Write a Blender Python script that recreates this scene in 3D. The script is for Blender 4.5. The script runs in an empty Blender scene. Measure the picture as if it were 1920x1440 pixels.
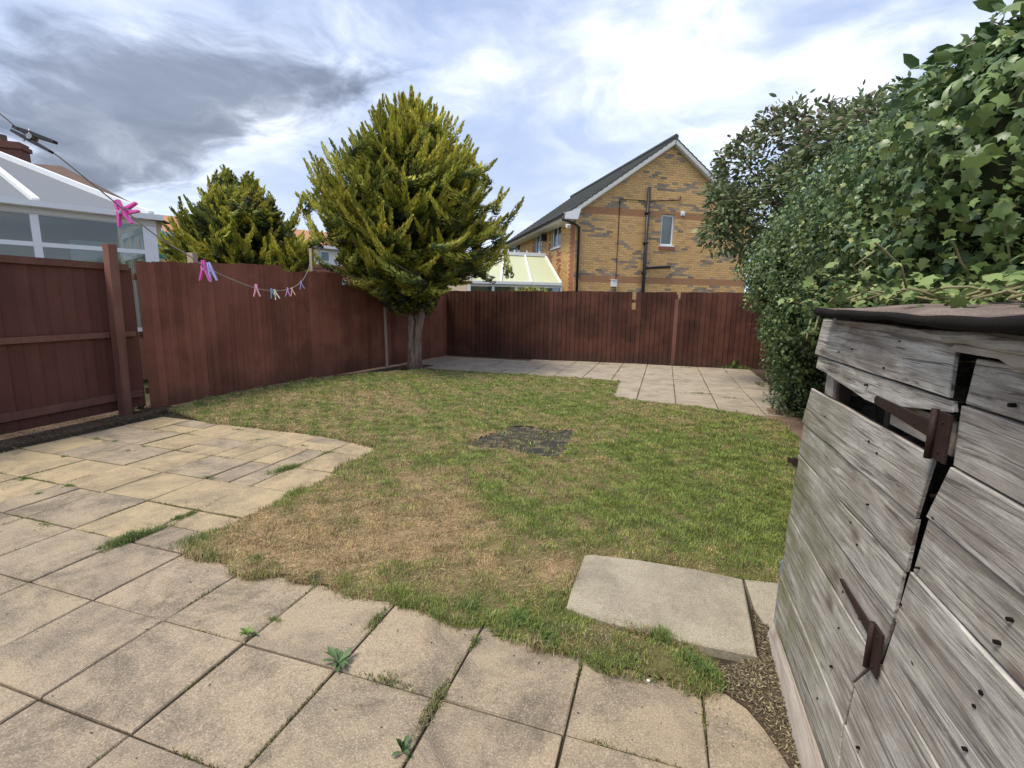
import bpy, math, random
import numpy as np
from mathutils import Vector, Matrix, noise as mnoise
random.seed(7)
rng = np.random.default_rng(11)
R = math.radians
sc = bpy.context.scene
col = sc.collection

# ------------------------------------------------------------------ camera
FPX, PITCH, ROLL, YAW, CAMH = 900.9, 0.16758, 0.017684, 0.30323, 1.5
cp_, sp_, cr_, sr_ = math.cos(PITCH), math.sin(PITCH), math.cos(ROLL), math.sin(ROLL)
cy_, sy_ = math.cos(YAW), math.sin(YAW)
def yawed(x, y, z): return Vector((x*cy_ - y*sy_, x*sy_ + y*cy_, z))
CAM = Vector((0, 0, CAMH))
cam_d = bpy.data.cameras.new('camera'); cam = bpy.data.objects.new('camera', cam_d); col.objects.link(cam)
right, down, fwd = yawed(cr_, sp_*sr_, cp_*sr_), yawed(sr_, -sp_*cr_, -cp_*cr_), yawed(0, cp_, -sp_)
M = Matrix.Identity(4)
for i in range(3):
    M[i][0], M[i][1], M[i][2], M[i][3] = right[i], -down[i], -fwd[i], CAM[i]
cam.matrix_world = M
cam_d.sensor_width = 36; cam_d.lens = FPX/1920*36; cam_d.clip_start = .02; cam_d.clip_end = 3000
sc.camera = cam

# measured sight lines of the site survey -> places on the site
def ray(px, py):
    xi, yi = (px-960)/FPX, (py-720)/FPX
    x, y = xi*cr_ + yi*sr_, -xi*sr_ + yi*cr_
    return yawed(x, cp_ - y*sp_, -y*cp_ - sp_), cp_ - y*sp_
def gnd(px, py, z=0.0):
    d, _ = ray(px, py); return CAM + d*((z-CAMH)/d.z)
def at(px, py, depth):
    d, f = ray(px, py); return CAM + d*(depth/f)
def on_plane(px, py, p0, n):
    d, _ = ray(px, py); return CAM + d*((Vector(p0)-CAM).dot(n)/d.dot(n))

# ------------------------------------------------------------------ light
SUN = Vector((-0.30, -0.36, 0.88)).normalized()
sc.view_settings.view_transform = 'Standard'; sc.view_settings.look = 'None'
sc.view_settings.exposure = 0.83; sc.view_settings.gamma = 1.0; sc.view_settings.use_curve_mapping = False
sun_d = bpy.data.lights.new('sun', 'SUN'); sun_d.energy = 2.2; sun_d.angle = R(20); sun_d.color = (1, .93, .80)
sun = bpy.data.objects.new('sun', sun_d); col.objects.link(sun)
sun.rotation_euler = SUN.to_track_quat('Z', 'Y').to_euler()

world = bpy.data.worlds.new('World'); sc.world = world; world.use_nodes = True
wt = world.node_tree; wn = wt.nodes; wn.clear()
class NT:
    """small node helper"""
    def __init__(s, tree): s.t = tree
    def n(s, typ, ins=None, **props):
        nd = s.t.nodes.new(typ)
        for k, v in props.items(): setattr(nd, k, v)
        for k, v in (ins or {}).items():
            if isinstance(v, bpy.types.NodeSocket): s.t.links.new(v, nd.inputs[k])
            else: nd.inputs[k].default_value = v
        return nd
    def math(s, op, a, b=0.0, c=None, clamp=False):
        ins = {0: a, 1: b}
        if c is not None: ins[2] = c
        return s.n('ShaderNodeMath', ins, operation=op, use_clamp=clamp).outputs[0]
    def vmath(s, op, a, b=None, out=0):
        ins = {0: a}
        if b is not None: ins[1] = b
        return s.n('ShaderNodeVectorMath', ins, operation=op).outputs[out]
    def ramp(s, fac, stops, interp='LINEAR'):
        nd = s.t.nodes.new('ShaderNodeValToRGB'); nd.color_ramp.interpolation = interp
        s.t.links.new(fac, nd.inputs[0]); el = nd.color_ramp.elements
        while len(el) < len(stops): el.new(.5)
        for e, (p, c) in zip(el, stops):
            e.position = p; e.color = (c, c, c, 1) if isinstance(c, (int, float)) else (*c, 1)
        return nd.outputs[0]
    def mix(s, fac, a, b, blend='MIX'):
        nd = s.t.nodes.new('ShaderNodeMix'); nd.data_type = 'RGBA'; nd.blend_type = blend
        for i, v in ((0, fac), (6, a), (7, b)):
            if isinstance(v, bpy.types.NodeSocket): s.t.links.new(v, nd.inputs[i])
            else: nd.inputs[i].default_value = (*v, 1) if isinstance(v, tuple) and len(v) == 3 else v
        return nd.outputs[2]
    def noise(s, vec, scale, detail=4, rough=.55, dist=0.0, out=0):
        return s.n('ShaderNodeTexNoise', {'Vector': vec, 'Scale': scale, 'Detail': detail, 'Roughness': rough, 'Distortion': dist}).outputs[out]
w = NT(wt)
elev = math.asin(SUN.z)
sky = w.n('ShaderNodeTexSky', sky_type='NISHITA', sun_disc=False, sun_elevation=elev,
          sun_rotation=math.atan2(SUN.x, SUN.y), air_density=1.0, dust_density=1.5)
dirv = w.n('ShaderNodeTexCoord').outputs['Generated']
sep = w.n('ShaderNodeSeparateXYZ', {0: dirv})
up = w.math('ADD', w.math('MAXIMUM', sep.outputs[2], 0.0), 0.22)
proj = w.n('ShaderNodeCombineXYZ', {0: w.math('DIVIDE', sep.outputs[0], up), 1: w.math('DIVIDE', sep.outputs[1], up), 2: 0.0}).outputs[0]
warp = w.noise(proj, 1.1, 3, .5, 0, 1)
pw = w.vmath('ADD', proj, w.vmath('SCALE', w.vmath('SUBTRACT', warp, (.5, .5, .5)), None))
for nd in wn:
    if nd.type == 'VECT_MATH' and nd.operation == 'SCALE': nd.inputs['Scale'].default_value = .8
n_big = w.noise(pw, .75, 5, .52)
n_mid = w.noise(w.vmath('ADD', pw, (4.2, 1.7, 3.0)), 1.5, 7, .55, .15)
n_fine = w.noise(w.vmath('ADD', pw, (9.2, 5.7, 1.0)), 3.4, 7, .6, .2)
def blob(px, py, rx, ry, ang=0.0):
    """soft mask round one stretch of the sky, in the cloud plane"""
    d, _ = ray(px, py); d.normalize(); u_ = max(d.z, 0)+.22
    c = (d.x/u_, d.y/u_, 0.0)
    mp = w.n('ShaderNodeMapping', {'Vector': w.vmath('SUBTRACT', pw, c), 'Rotation': (0, 0, ang), 'Scale': (1/rx, 1/ry, 1)}, vector_type='POINT')
    return w.vmath('LENGTH', mp.outputs[0], None, 1)
blue_f = w.ramp(w.math('ADD', w.math('MULTIPLY', n_mid, .6), w.math('MULTIPLY', n_fine, .4)), [(.40, 1), (.60, 0)])
cl_col = w.ramp(w.math('ADD', w.math('ADD', w.math('MULTIPLY', n_big, .40), w.math('MULTIPLY', n_mid, .38)), w.math('MULTIPLY', n_fine, .22)),
                [(.40, (2.1, 2.5, 3.6)), (.47, (3.4, 3.9, 5.2)), (.53, (4.9, 5.4, 6.6)), (.59, (6.8, 7.2, 8.0))])
veil = w.mix(w.math('MULTIPLY', blue_f, .55), cl_col, w.mix(.65, sky.outputs[0], (2.7, 3.8, 6.3)))
hz = w.ramp(w.math('ABSOLUTE', sep.outputs[2]), [(.0, 1), (.22, .55), (.42, 0)])
veil = w.mix(w.math('MULTIPLY', hz, .55), veil, (5.7, 6.4, 7.6))
dk = w.ramp(w.math('ADD', blob(225, 235, .86, .36, R(8)), w.math('ADD', w.math('MULTIPLY', w.math('SUBTRACT', n_mid, .5), 1.5), w.math('MULTIPLY', w.math('SUBTRACT', n_fine, .5), 1.3))), [(.45, 1), (1.05, 0)], 'EASE')
dk_col = w.ramp(w.math('ADD', w.math('MULTIPLY', n_fine, .5), w.math('MULTIPLY', n_mid, .5)), [(.38, (1.0, 1.22, 1.65)), (.5, (1.55, 1.8, 2.35)), (.62, (2.6, 2.9, 3.6))])
c1 = w.mix(w.math('MULTIPLY', dk, .93), veil, dk_col)
dk2 = w.ramp(w.math('ADD', blob(160, 60, .75, .42), w.math('MULTIPLY', w.math('SUBTRACT', n_mid, .5), 2.0)), [(.2, 1), (1.2, 0)], 'EASE')
c1 = w.mix(w.math('MULTIPLY', dk2, .25), c1, (2.5, 3.0, 4.1))
bg = w.n('ShaderNodeBackground', {'Color': c1, 'Strength': .1})
wt.links.new(bg.outputs[0], w.n('ShaderNodeOutputWorld').inputs[0])

# ------------------------------------------------------------------ helpers
def mesh(verts, faces, smooth=False):
    me = bpy.data.meshes.new('m'); me.from_pydata([tuple(v) for v in verts], [], faces); me.update()
    if smooth: me.polygons.foreach_set('use_smooth', [True]*len(me.polygons))
    return me
def add(name, me, mat=None, parent=None, loc=None, rot=None):
    o = bpy.data.objects.new(name, me)
    if me is not None: me.name = name
    if mat is not None and me is not None and not me.materials:
        for m in (mat if isinstance(mat, (list, tuple)) else [mat]): me.materials.append(m)
    col.objects.link(o)
    if parent is not None: o.parent = parent
    if loc is not None: o.location = loc
    if rot is not None: o.rotation_euler = rot
    return o
def tag(o, label=None, cat=None, group=None, kind=None):
    if label: o['label'] = label
    if cat: o['category'] = cat
    if group: o['group'] = group
    if kind: o['kind'] = kind
    return o
def empty(name, loc=(0, 0, 0), rz=0.0, parent=None):
    o = bpy.data.objects.new(name, None); col.objects.link(o); o.location = loc; o.rotation_euler = (0, 0, rz)
    o.empty_display_size = .1
    if parent: o.parent = parent
    return o
class MB:
    def __init__(s): s.v = []; s.f = []
    def poly(s, vs, fs):
        b = len(s.v); s.v += [tuple(v) for v in vs]; s.f += [tuple(i+b for i in f) for f in fs]; return s
    def box(s, a, b):
        (x0, y0, z0), (x1, y1, z1) = a, b
        return s.poly([(x0,y0,z0),(x1,y0,z0),(x1,y1,z0),(x0,y1,z0),(x0,y0,z1),(x1,y0,z1),(x1,y1,z1),(x0,y1,z1)],
                      [(0,3,2,1),(4,5,6,7),(0,1,5,4),(1,2,6,5),(2,3,7,6),(3,0,4,7)])
    def bar(s, p, q, w_, h_, upv=(0, 0, 1), w2=None, h2=None):
        p, q = Vector(p), Vector(q); d = (q-p).normalized(); sd = d.cross(Vector(upv))
        if sd.length < 1e-4: sd = d.cross(Vector((1, 0, 0)))
        sd.normalize(); u_ = sd.cross(d).normalized(); w2 = w_ if w2 is None else w2; h2 = h_ if h2 is None else h2
        vs = [c + sd*(sx*ww/2) + u_*(sz*hh/2) for c, ww, hh in ((p, w_, h_), (q, w2, h2)) for sx, sz in ((-1,-1),(1,-1),(1,1),(-1,1))]
        return s.poly(vs, [(0,1,2,3),(7,6,5,4),(0,4,5,1),(1,5,6,2),(2,6,7,3),(3,7,4,0)])
    def tube(s, pts, rad, n=8, cap=True):
        pts = [Vector(p) for p in pts]; rs = rad if isinstance(rad, (list, tuple)) else [rad]*len(pts)
        b = len(s.v); ref = Vector((0, 0, 1))
        for i, p in enumerate(pts):
            t = (pts[min(i+1, len(pts)-1)] - pts[max(i-1, 0)]).normalized()
            a = t.cross(ref)
            if a.length < .05: a = t.cross(Vector((1, .2, 0)))
            a.normalize(); c = t.cross(a).normalized()
            for k in range(n):
                an = 2*math.pi*k/n; s.v.append(tuple(p + (a*math.cos(an) + c*math.sin(an))*rs[i]))
        for i in range(len(pts)-1):
            for k in range(n):
                k2 = (k+1) % n; s.f.append((b+i*n+k, b+i*n+k2, b+(i+1)*n+k2, b+(i+1)*n+k))
        if cap:
            s.f.append(tuple(b+k for k in range(n))[::-1]); s.f.append(tuple(b+(len(pts)-1)*n+k for k in range(n)))
        return s
    def prism(s, poly, fn):
        """poly in 2D, fn(x, y, t) -> 3D for t in 0,1"""
        n = len(poly); vs = [fn(x, y, 0) for x, y in poly] + [fn(x, y, 1) for x, y in poly]
        return s.poly(vs, [tuple(range(n))[::-1], tuple(range(n, 2*n))] + [(i, (i+1) % n, (i+1) % n+n, i+n) for i in range(n)])
    def build(s, name, mat, parent=None, loc=None, rot=None, smooth=False):
        return add(name, mesh(s.v, s.f, smooth), mat, parent, loc, rot)
def chamfer_slab(w_, l_, h_, c=.006, jit=.0):
    """paving stone, top at z=0, with worn arrises"""
    a, b = w_/2, l_/2; v = []
    for (z, ins) in ((-h_, 0), (-c, 0), (0, c)):
        for sx, sy in ((-1,-1),(1,-1),(1,1),(-1,1)):
            v.append((sx*(a-ins)+random.uniform(-jit, jit), sy*(b-ins)+random.uniform(-jit, jit), z))
    f = [(8,9,10,11)]
    for r in (0, 4):
        for k in range(4): f.append((r+k, r+(k+1) % 4, r+4+(k+1) % 4, r+4+k))
    return mesh(v, f)
def np_mesh(V, F, attr=None, rough=None):
    """V (N,3), F (M,k)"""
    me = bpy.data.meshes.new('m'); k = F.shape[1]
    me.vertices.add(len(V)); me.vertices.foreach_set('co', V.astype(np.float32).ravel())
    me.loops.add(F.size); me.loops.foreach_set('vertex_index', F.astype(np.int32).ravel())
    me.polygons.add(len(F)); me.polygons.foreach_set('loop_start', np.arange(0, F.size, k, dtype=np.int32))
    me.polygons.foreach_set('loop_total', np.full(len(F), k, dtype=np.int32))
    me.update(calc_edges=True)
    if attr is not None:
        a = me.color_attributes.new('tone', 'FLOAT_COLOR', 'POINT'); c = np.ones((len(V), 4), np.float32); c[:, :3] = attr
        a.data.foreach_set('color', c.ravel())
    return me
def rnd_unit(n):
    v = rng.normal(size=(n, 3)); return v/np.linalg.norm(v, axis=1)[:, None]
def nrm(v): return v/(np.linalg.norm(v, axis=1)[:, None]+1e-9)
def scatter_mesh(tv, tf, pos, xa, ya, za, scale, tone):
    """copies of a leaf template: tv (k,3), tf (m,j); axes (N,3), scale (N,) tone (N,3)"""
    N, k = len(pos), len(tv)
    V = (tv[None, :, 0, None]*xa[:, None] + tv[None, :, 1, None]*ya[:, None] + tv[None, :, 2, None]*za[:, None])*scale[:, None, None] + pos[:, None]
    F = (tf[None] + (np.arange(N)*k)[:, None, None]).reshape(-1, tf.shape[1])
    return np_mesh(V.reshape(-1, 3), F, np.repeat(tone, k, axis=0))
def frames(nv, spin=None):
    """x (leaf length), y (width), z (normal) for given normals"""
    N = len(nv); a = rnd_unit(N) if spin is None else spin
    x = nrm(a - nv*np.sum(a*nv, 1)[:, None]); y = np.cross(nv, x); return x, y, nv
def fnoise(P, s, o=0.0):
    """cheap smooth 2D noise, numpy, about -1..1"""
    x, y = P[:, 0]*s+o, P[:, 1]*s-o*1.7
    r = np.sin(x*1.3+1.7*np.sin(y*.9+o)) + np.sin(y*1.7+1.3*np.sin(x*1.1+2.1)) + .7*np.sin((x+y)*2.3+np.sin(x*2.9)+o) + .5*np.sin((x*3.1-y*2.7)+1.9*np.sin(y*2.2))
    return r/2.6

# ------------------------------------------------------------------ materials
def newmat(name):
    m = bpy.data.materials.new(name); m.use_nodes = True; m.node_tree.nodes.clear(); return m, NT(m.node_tree)
def finish(m, t, colr, rough=.8, bump=None, bstr=.3, bdist=.01, spec=.3, normal=None, **kw):
    ins = {'Base Color': colr if isinstance(colr, bpy.types.NodeSocket) else (*colr, 1), 'Roughness': rough, 'Specular IOR Level': spec}
    ins.update(kw)
    p = t.n('ShaderNodeBsdfPrincipled', ins)
    if bump is not None:
        b = t.n('ShaderNodeBump', {'Height': bump, 'Strength': bstr, 'Distance': bdist}); t.t.links.new(b.outputs[0], p.inputs['Normal'])
    t.t.links.new(p.outputs[0], t.n('ShaderNodeOutputMaterial').inputs[0]); return m
def objcoord(t, rand=True):
    o = t.n('ShaderNodeTexCoord').outputs['Object']
    if rand:
        r = t.n('ShaderNodeObjectInfo').outputs['Random']
        o = t.vmath('ADD', o, t.n('ShaderNodeCombineXYZ', {0: t.math('MULTIPLY', r, 37.0), 1: t.math('MULTIPLY', r, 61.0), 2: t.math('MULTIPLY', r, 23.0)}).outputs[0])
    return o
def scaled(t, v, s): return t.vmath('MULTIPLY', v, s)
def plain(name, c, rough=.6, spec=.4, var=.15, nsc=9.0, bstr=.1, **kw):
    m, t = newmat(name); o = objcoord(t)
    n = t.noise(o, nsc, 5, .6)
    cc = t.mix(n, tuple(x*(1-var) for x in c), tuple(min(1, x*(1+var)) for x in c))
    return finish(m, t, cc, rough, t.noise(o, nsc*6, 4), bstr, .004, spec, **kw)
def fence_mat(name, c_lo, c_hi, c_red, stripe=1.0):
    m, t = newmat(name); o = objcoord(t)
    g1 = t.noise(scaled(t, o, (34, 34, .8)), 1.0, 7, .65, .4)
    g2 = t.noise(scaled(t, o, (90, 90, 2.2)), 1.0, 4, .65)
    patch = t.noise(t.n('ShaderNodeNewGeometry').outputs['Position'], 1.5, 5, .6)
    rnd = t.n('ShaderNodeObjectInfo').outputs['Random']
    c = t.mix(t.ramp(g1, [(.3, 0), (.7, 1)]), c_lo, c_hi)
    c = t.mix(t.math('MULTIPLY', t.ramp(patch, [(.42, 0), (.62, 1)]), .75), c, c_red)
    c = t.mix(t.math('MULTIPLY', t.ramp(g2, [(.5, 0), (.75, 1)]), .28), c, tuple(x*.35 for x in c_lo))
    c = t.mix(t.math('MULTIPLY', rnd, .42*stripe), c, tuple(x*.55 for x in c_lo))
    r3 = t.math('FRACT', t.math('MULTIPLY', rnd, 13.7))
    c = t.mix(t.math('MULTIPLY', t.math('POWER', r3, 3.0), .28*stripe), c, tuple(min(1, x*1.7+.02) for x in c_hi))
    zz = t.n('ShaderNodeSeparateXYZ', {0: t.n('ShaderNodeNewGeometry').outputs['Position']}).outputs[2]
    foot_dark = t.math('MULTIPLY', t.ramp(t.math('ADD', zz, t.math('MULTIPLY', patch, .5)), [(.2, 1), (.62, 0)]), .5)  # darker brown towards the ground, with an uneven edge
    c = t.mix(foot_dark, c, (.045, .036, .028))
    return finish(m, t, c, .75, t.math('ADD', g1, t.math('MULTIPLY', g2, .6)), .5, .005, .25)
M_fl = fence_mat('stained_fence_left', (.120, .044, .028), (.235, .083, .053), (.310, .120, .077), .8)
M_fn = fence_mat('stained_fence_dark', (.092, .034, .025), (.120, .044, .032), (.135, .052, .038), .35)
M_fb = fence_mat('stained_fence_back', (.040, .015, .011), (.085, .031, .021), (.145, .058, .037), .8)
M_rail = fence_mat('stained_rail', (.12, .052, .038), (.18, .080, .058), (.22, .105, .077))
M_pale = plain('pale_timber', (.42, .33, .24), .85, .2, .35, 20)

def shed_mat(name, green=1.0, warm=0.0):
    m, t = newmat(name); o = objcoord(t)
    w1 = t.noise(scaled(t, o, (20, 1.6, 20)), 1.0, 3, .5, 0, 1)
    ow = t.vmath('ADD', o, t.vmath('MULTIPLY', t.vmath('SUBTRACT', w1, (.5, .5, .5)), (.02, 0, .05)))
    g1 = t.noise(scaled(t, ow, (22, 2.4, 30)), 1.0, 8, .68, .9)
    g2 = t.noise(scaled(t, ow, (60, 2.6, 120)), 1.0, 7, .66, .8)
    g3 = t.noise(scaled(t, ow, (8, 2.2, 9)), 1.0, 6, .62, .5)
    c = t.ramp(g1, [(.30, (.12, .108, .092)), (.42, (.33, .302, .262)), (.53, (.50, .465, .41)), (.68, (.74, .71, .65))])
    c = t.mix(t.math('MULTIPLY', t.ramp(g3, [(.45, 0), (.60, 1)]), .50), c, (.25, .195, .155))
    c = t.mix(t.math('MULTIPLY', t.ramp(g2, [(.54, 0), (.62, 1)]), .80), c, (.075, .062, .054))
    c = t.mix(t.math('MULTIPLY', t.ramp(g2, [(.34, 1), (.44, 0)]), .55), c, (.68, .65, .60))
    rnd = t.n('ShaderNodeObjectInfo').outputs['Random']
    g4 = t.noise(scaled(t, o, (5, 3.2, 9)), 1.0, 8, .72, .6)
    c = t.mix(t.math('MULTIPLY', t.ramp(g4, [(.46, 0), (.64, 1)]), .45), c, (.17, .145, .12))
    c = t.mix(t.math('MULTIPLY', t.ramp(g4, [(.34, 1), (.46, 0)]), .45), c, (.60, .545, .46))
    c = t.mix(t.math('MULTIPLY', rnd, .16), c, (.22, .195, .165))
    pos = t.n('ShaderNodeNewGeometry').outputs['Position']; ps = t.n('ShaderNodeSeparateXYZ', {0: pos})
    alg = t.noise(scaled(t, pos, (9, 5, 5)), 1.0, 5, .6)
    far = t.ramp(t.math('ADD', ps.outputs[1], t.math('MULTIPLY', alg, .9)), [(1.95, 0), (2.65, 1)]) if False else None
    am = t.math('MULTIPLY', t.math('MULTIPLY', t.math('SUBTRACT', t.math('ADD', ps.outputs[1], t.math('MULTIPLY', alg, .9)), 1.95), 1.4, clamp=True),
                t.math('MULTIPLY', t.math('SUBTRACT', 1.35, ps.outputs[2]), 2.2, clamp=True))
    c = t.mix(t.math('MULTIPLY', t.math('MULTIPLY', am, t.ramp(alg, [(.35, .2), (.6, 1)])), .75*green), c, (.175, .172, .080))
    # dark nail holes and small knots
    vor = t.n('ShaderNodeTexVoronoi', {'Vector': scaled(t, o, (1, 1.0, 1.7)), 'Scale': 6.5})
    kn = t.ramp(vor.outputs['Distance'], [(.025, 1), (.055, 0)])
    v2 = t.n('ShaderNodeTexVoronoi', {'Vector': scaled(t, t.vmath('ADD', ow, (3.1, 7.7, 1.3)), (1, 1.0, 1.9)), 'Scale': 3.1})
    k2 = t.ramp(v2.outputs['Distance'], [(.05, 1), (.16, 0)])
    c = t.mix(t.math('MULTIPLY', k2, .7), c, (.115, .07, .05))
    c = t.mix(t.math('MULTIPLY', kn, .9), c, (.02, .014, .012))
    if warm: c = t.mix(warm, c, (.48, .40, .33))
    hgt = t.math('SUBTRACT', t.math('ADD', g1, t.math('MULTIPLY', g2, -.9)), t.math('MULTIPLY', kn, .6))
    return finish(m, t, c, .85, hgt, .75, .006, .2)
M_shed = shed_mat('weathered_boards'); M_shedpale = shed_mat('pale_weathered_board', .3, .55)
M_felt = plain('roofing_felt_dark', (.014, .011, .010), .9, .12, .4, 14, .5)
def felt_top():
    m, t = newmat('mineral_felt'); o = objcoord(t, False)
    n = t.noise(o, 260, 3, .6); n2 = t.noise(o, 6, 5, .6)
    c = t.mix(t.ramp(n2, [(.35, 0), (.65, 1)]), (.13, .095, .08), (.27, .215, .185))
    c = t.mix(t.ramp(n, [(.45, 0), (.62, .7)]), c, (.08, .06, .052))
    return finish(m, t, c, .9, n, .6, .004, .15)
M_felttop = felt_top()
M_rust = plain('rusty_iron', (.028, .013, .010), .6, .35, .5, 45, .5)
M_hole = plain('nail_rust', (.014, .008, .006), .9, .1, .4, 60)
M_inner = plain('darkened_timber', (.06, .045, .036), .9, .1, .4, 12)  # timber toned dark so the shed inside looks shaded

def slab_mat(name, buff, pink, grey, stain=1.0):
    m, t = newmat(name); pos = t.n('ShaderNodeNewGeometry').outputs['Position']; o = objcoord(t)
    rnd = t.n('ShaderNodeObjectInfo').outputs['Random']
    rr = t.math('FRACT', t.math('MULTIPLY', rnd, 7.31))
    b = t.mix(t.noise(pos, .9, 4, .5), buff, pink)
    b = t.mix(t.math('MULTIPLY', rr, .62), b, tuple((x*.78+y*.22) for x, y in zip(buff, grey)))
    bl = t.noise(o, 2.6, 9, .74, .3)
    b = t.mix(t.math('MULTIPLY', t.ramp(bl, [(.44, 0), (.64, 1)]), .75*stain), b, grey)
    bl2 = t.noise(pos, 2.1, 10, .76, .8)
    b = t.mix(t.math('MULTIPLY', t.ramp(bl2, [(.50, 0), (.62, 1)]), .55*stain), b, tuple(x*.6 for x in grey))
    sp = t.noise(pos, 150, 3, .7)
    b = t.mix(t.ramp(sp, [(.30, .55), (.47, 0)]), b, (.60, .52, .42))
    b = t.mix(t.ramp(sp, [(.53, 0), (.70, .75)]), b, (.13, .10, .08))
    sp2 = t.noise(pos, 42, 4, .7)
    b = t.mix(t.ramp(sp2, [(.58, 0), (.76, .62)]), b, (.11, .09, .075))
    h = t.math('ADD', t.math('MULTIPLY', sp, .5), t.noise(o, 22, 5, .6))
    return finish(m, t, b, .88, h, .35, .004, .2)
M_slab = slab_mat('buff_paving', (.375, .298, .198), (.335, .252, .180), (.155, .128, .098), 1.15)
M_slaby = slab_mat('yellow_paving', (.44, .340, .190), (.40, .300, .180), (.22, .172, .12), 1.0)
M_slabg = slab_mat('pinkish_grey_paving', (.42, .360, .265), (.40, .325, .25), (.26, .215, .165), 1.0)
M_conc = slab_mat('grey_concrete', (.40, .355, .26), (.36, .315, .24), (.20, .172, .128), .7)
def soil_mat(name, a, b, sc_=30):
    m, t = newmat(name); pos = t.n('ShaderNodeNewGeometry').outputs['Position']
    n = t.noise(pos, sc_, 6, .7); n2 = t.noise(pos, 3, 5, .6)
    c = t.mix(n, a, b); c = t.mix(t.math('MULTIPLY', t.ramp(n2, [(.4, 0), (.65, 1)]), .5), c, tuple(x*.5 for x in a))
    return finish(m, t, c, .95, n, .8, .02, .1)
M_soil = soil_mat('bare_soil', (.075, .05, .034), (.17, .12, .085))
M_joint = soil_mat('joint_soil', (.040, .034, .024), (.085, .07, .048), 60)
M_dirt = soil_mat('reddish_dirt', (.22, .14, .095), (.38, .27, .19), 40)
M_ground = soil_mat('rough_ground', (.05, .06, .025), (.10, .10, .05), 8)
def tone_mat(name, rough=.6, spec=.3, trans=.0, mottled=None, sheen=0):
    m, t = newmat(name); a = t.n('ShaderNodeAttribute', attribute_name='tone').outputs['Color']
    if mottled:
        n = t.noise(t.n('ShaderNodeNewGeometry').outputs['Position'], mottled, 5, .65)
        a = t.mix(t.ramp(n, [(.38, .85), (.56, 0)]), a, t.mix(1.0, a, (.42, .38, .34), 'MULTIPLY'))
    p = t.n('ShaderNodeBsdfPrincipled', {'Base Color': a, 'Roughness': rough, 'Specular IOR Level': spec})
    out = p.outputs[0]
    if trans:
        tr = t.n('ShaderNodeBsdfTranslucent', {'Color': a})
        out = t.n('ShaderNodeMixShader', {0: trans, 1: out, 2: tr.outputs[0]}).outputs[0]
    t.t.links.new(out, t.n('ShaderNodeOutputMaterial').inputs[0]); return m
M_blade = tone_mat('grass_blades', .6, .25, .25)
M_turf = tone_mat('turf_base', .95, .1, 0, 110)
M_needle = tone_mat('conifer_sprays', .65, .25, .15)
M_leaf = tone_mat('glossy_leaves', .38, .5, .2)
M_leafm = tone_mat('matt_leaves', .55, .35, .25)
M_brick = tone_mat('bricks', .85, .2)
def bark(name, a, b):
    m, t = newmat(name); pos = t.n('ShaderNodeNewGeometry').outputs['Position']
    n = t.noise(scaled(t, pos, (22, 22, 3)), 1.0, 6, .65, .5)
    return finish(m, t, t.ramp(n, [(.35, a), (.6, b)]), .9, n, .8, .02, .15)
M_bark = bark('pinkish_bark', (.10, .065, .05), (.33, .245, .20)); M_twig = bark('dark_twigs', (.05, .035, .026), (.12, .09, .065))
M_white = plain('white_plastic', (.78, .79, .80), .4, .5, .05, 3, .02)
M_cream = plain('cream_paint', (.62, .60, .54), .6, .4, .08, 3, .05)
M_black = plain('black_plastic', (.022, .020, .022), .45, .4, .3, 8, .05)
M_tile = plain('slate_roof_tiles', (.070, .076, .072), .8, .3, .4, 3, .3)
M_tilebrown = plain('brown_roof_tiles', (.13, .085, .065), .85, .2, .3, 3, .3)
M_tileor = plain('orange_roof_tiles', (.42, .20, .11), .85, .2, .25, 2, .3)
M_render = plain('white_render', (.70, .71, .70), .9, .2, .08, 2, .1)
M_beige = plain('beige_wall', (.46, .36, .27), .9, .2, .1, 2, .1)
M_mortar = plain('mortar', (.46, .35, .21), .95, .1, .2, 5, .2)
M_redbrick = plain('red_brick', (.27, .12, .08), .9, .2, .35, 12, .3)
def glass_mat(name, tint, alpha):
    m, t = newmat(name)
    tr = t.n('ShaderNodeBsdfTransparent', {'Color': (*tint, 1)}); gl = t.n('ShaderNodeBsdfGlossy', {'Color': (.9, .95, 1, 1), 'Roughness': .04})
    fr = t.n('ShaderNodeFresnel', {'IOR': 1.5}).outputs[0]
    f2 = t.math('ADD', t.math('MULTIPLY', fr, 1.0), alpha, clamp=True)
    mx = t.n('ShaderNodeMixShader', {0: f2, 1: tr.outputs[0], 2: gl.outputs[0]})
    t.t.links.new(mx.outputs[0], t.n('ShaderNodeOutputMaterial').inputs[0]); return m
M_glass = glass_mat('window_glass', (.80, .86, .82), .02)
M_glassd = glass_mat('dim_window_glass', (.30, .34, .34), .12)
M_room = plain('dim_room', (.22, .25, .25), .9, .1, .2, 2)
def poly_mat(name, c, f):
    m, t = newmat(name)
    p = t.n('ShaderNodeBsdfPrincipled', {'Base Color': (*c, 1), 'Roughness': .35}); tr = t.n('ShaderNodeBsdfTranslucent', {'Color': (*c, 1)})
    t.t.links.new(t.n('ShaderNodeMixShader', {0: f, 1: p.outputs[0], 2: tr.outputs[0]}).outputs[0], t.n('ShaderNodeOutputMaterial').inputs[0]); return m
M_poly = poly_mat('blue_grey_polycarbonate', (.40, .42, .45), .55)
M_polyy = poly_mat('pale_yellow_polycarbonate', (.72, .74, .50), .3)
def plastic(name, c): return plain(name, c, .35, .5, .06, 30, .02, **{'Subsurface Weight': .0})
M_pink = plastic('pink_plastic', (.72, .09, .42)); M_lav = plastic('lavender_plastic', (.42, .40, .78)); M_pale_pink = plastic('rose_plastic', (.80, .35, .48))
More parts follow.
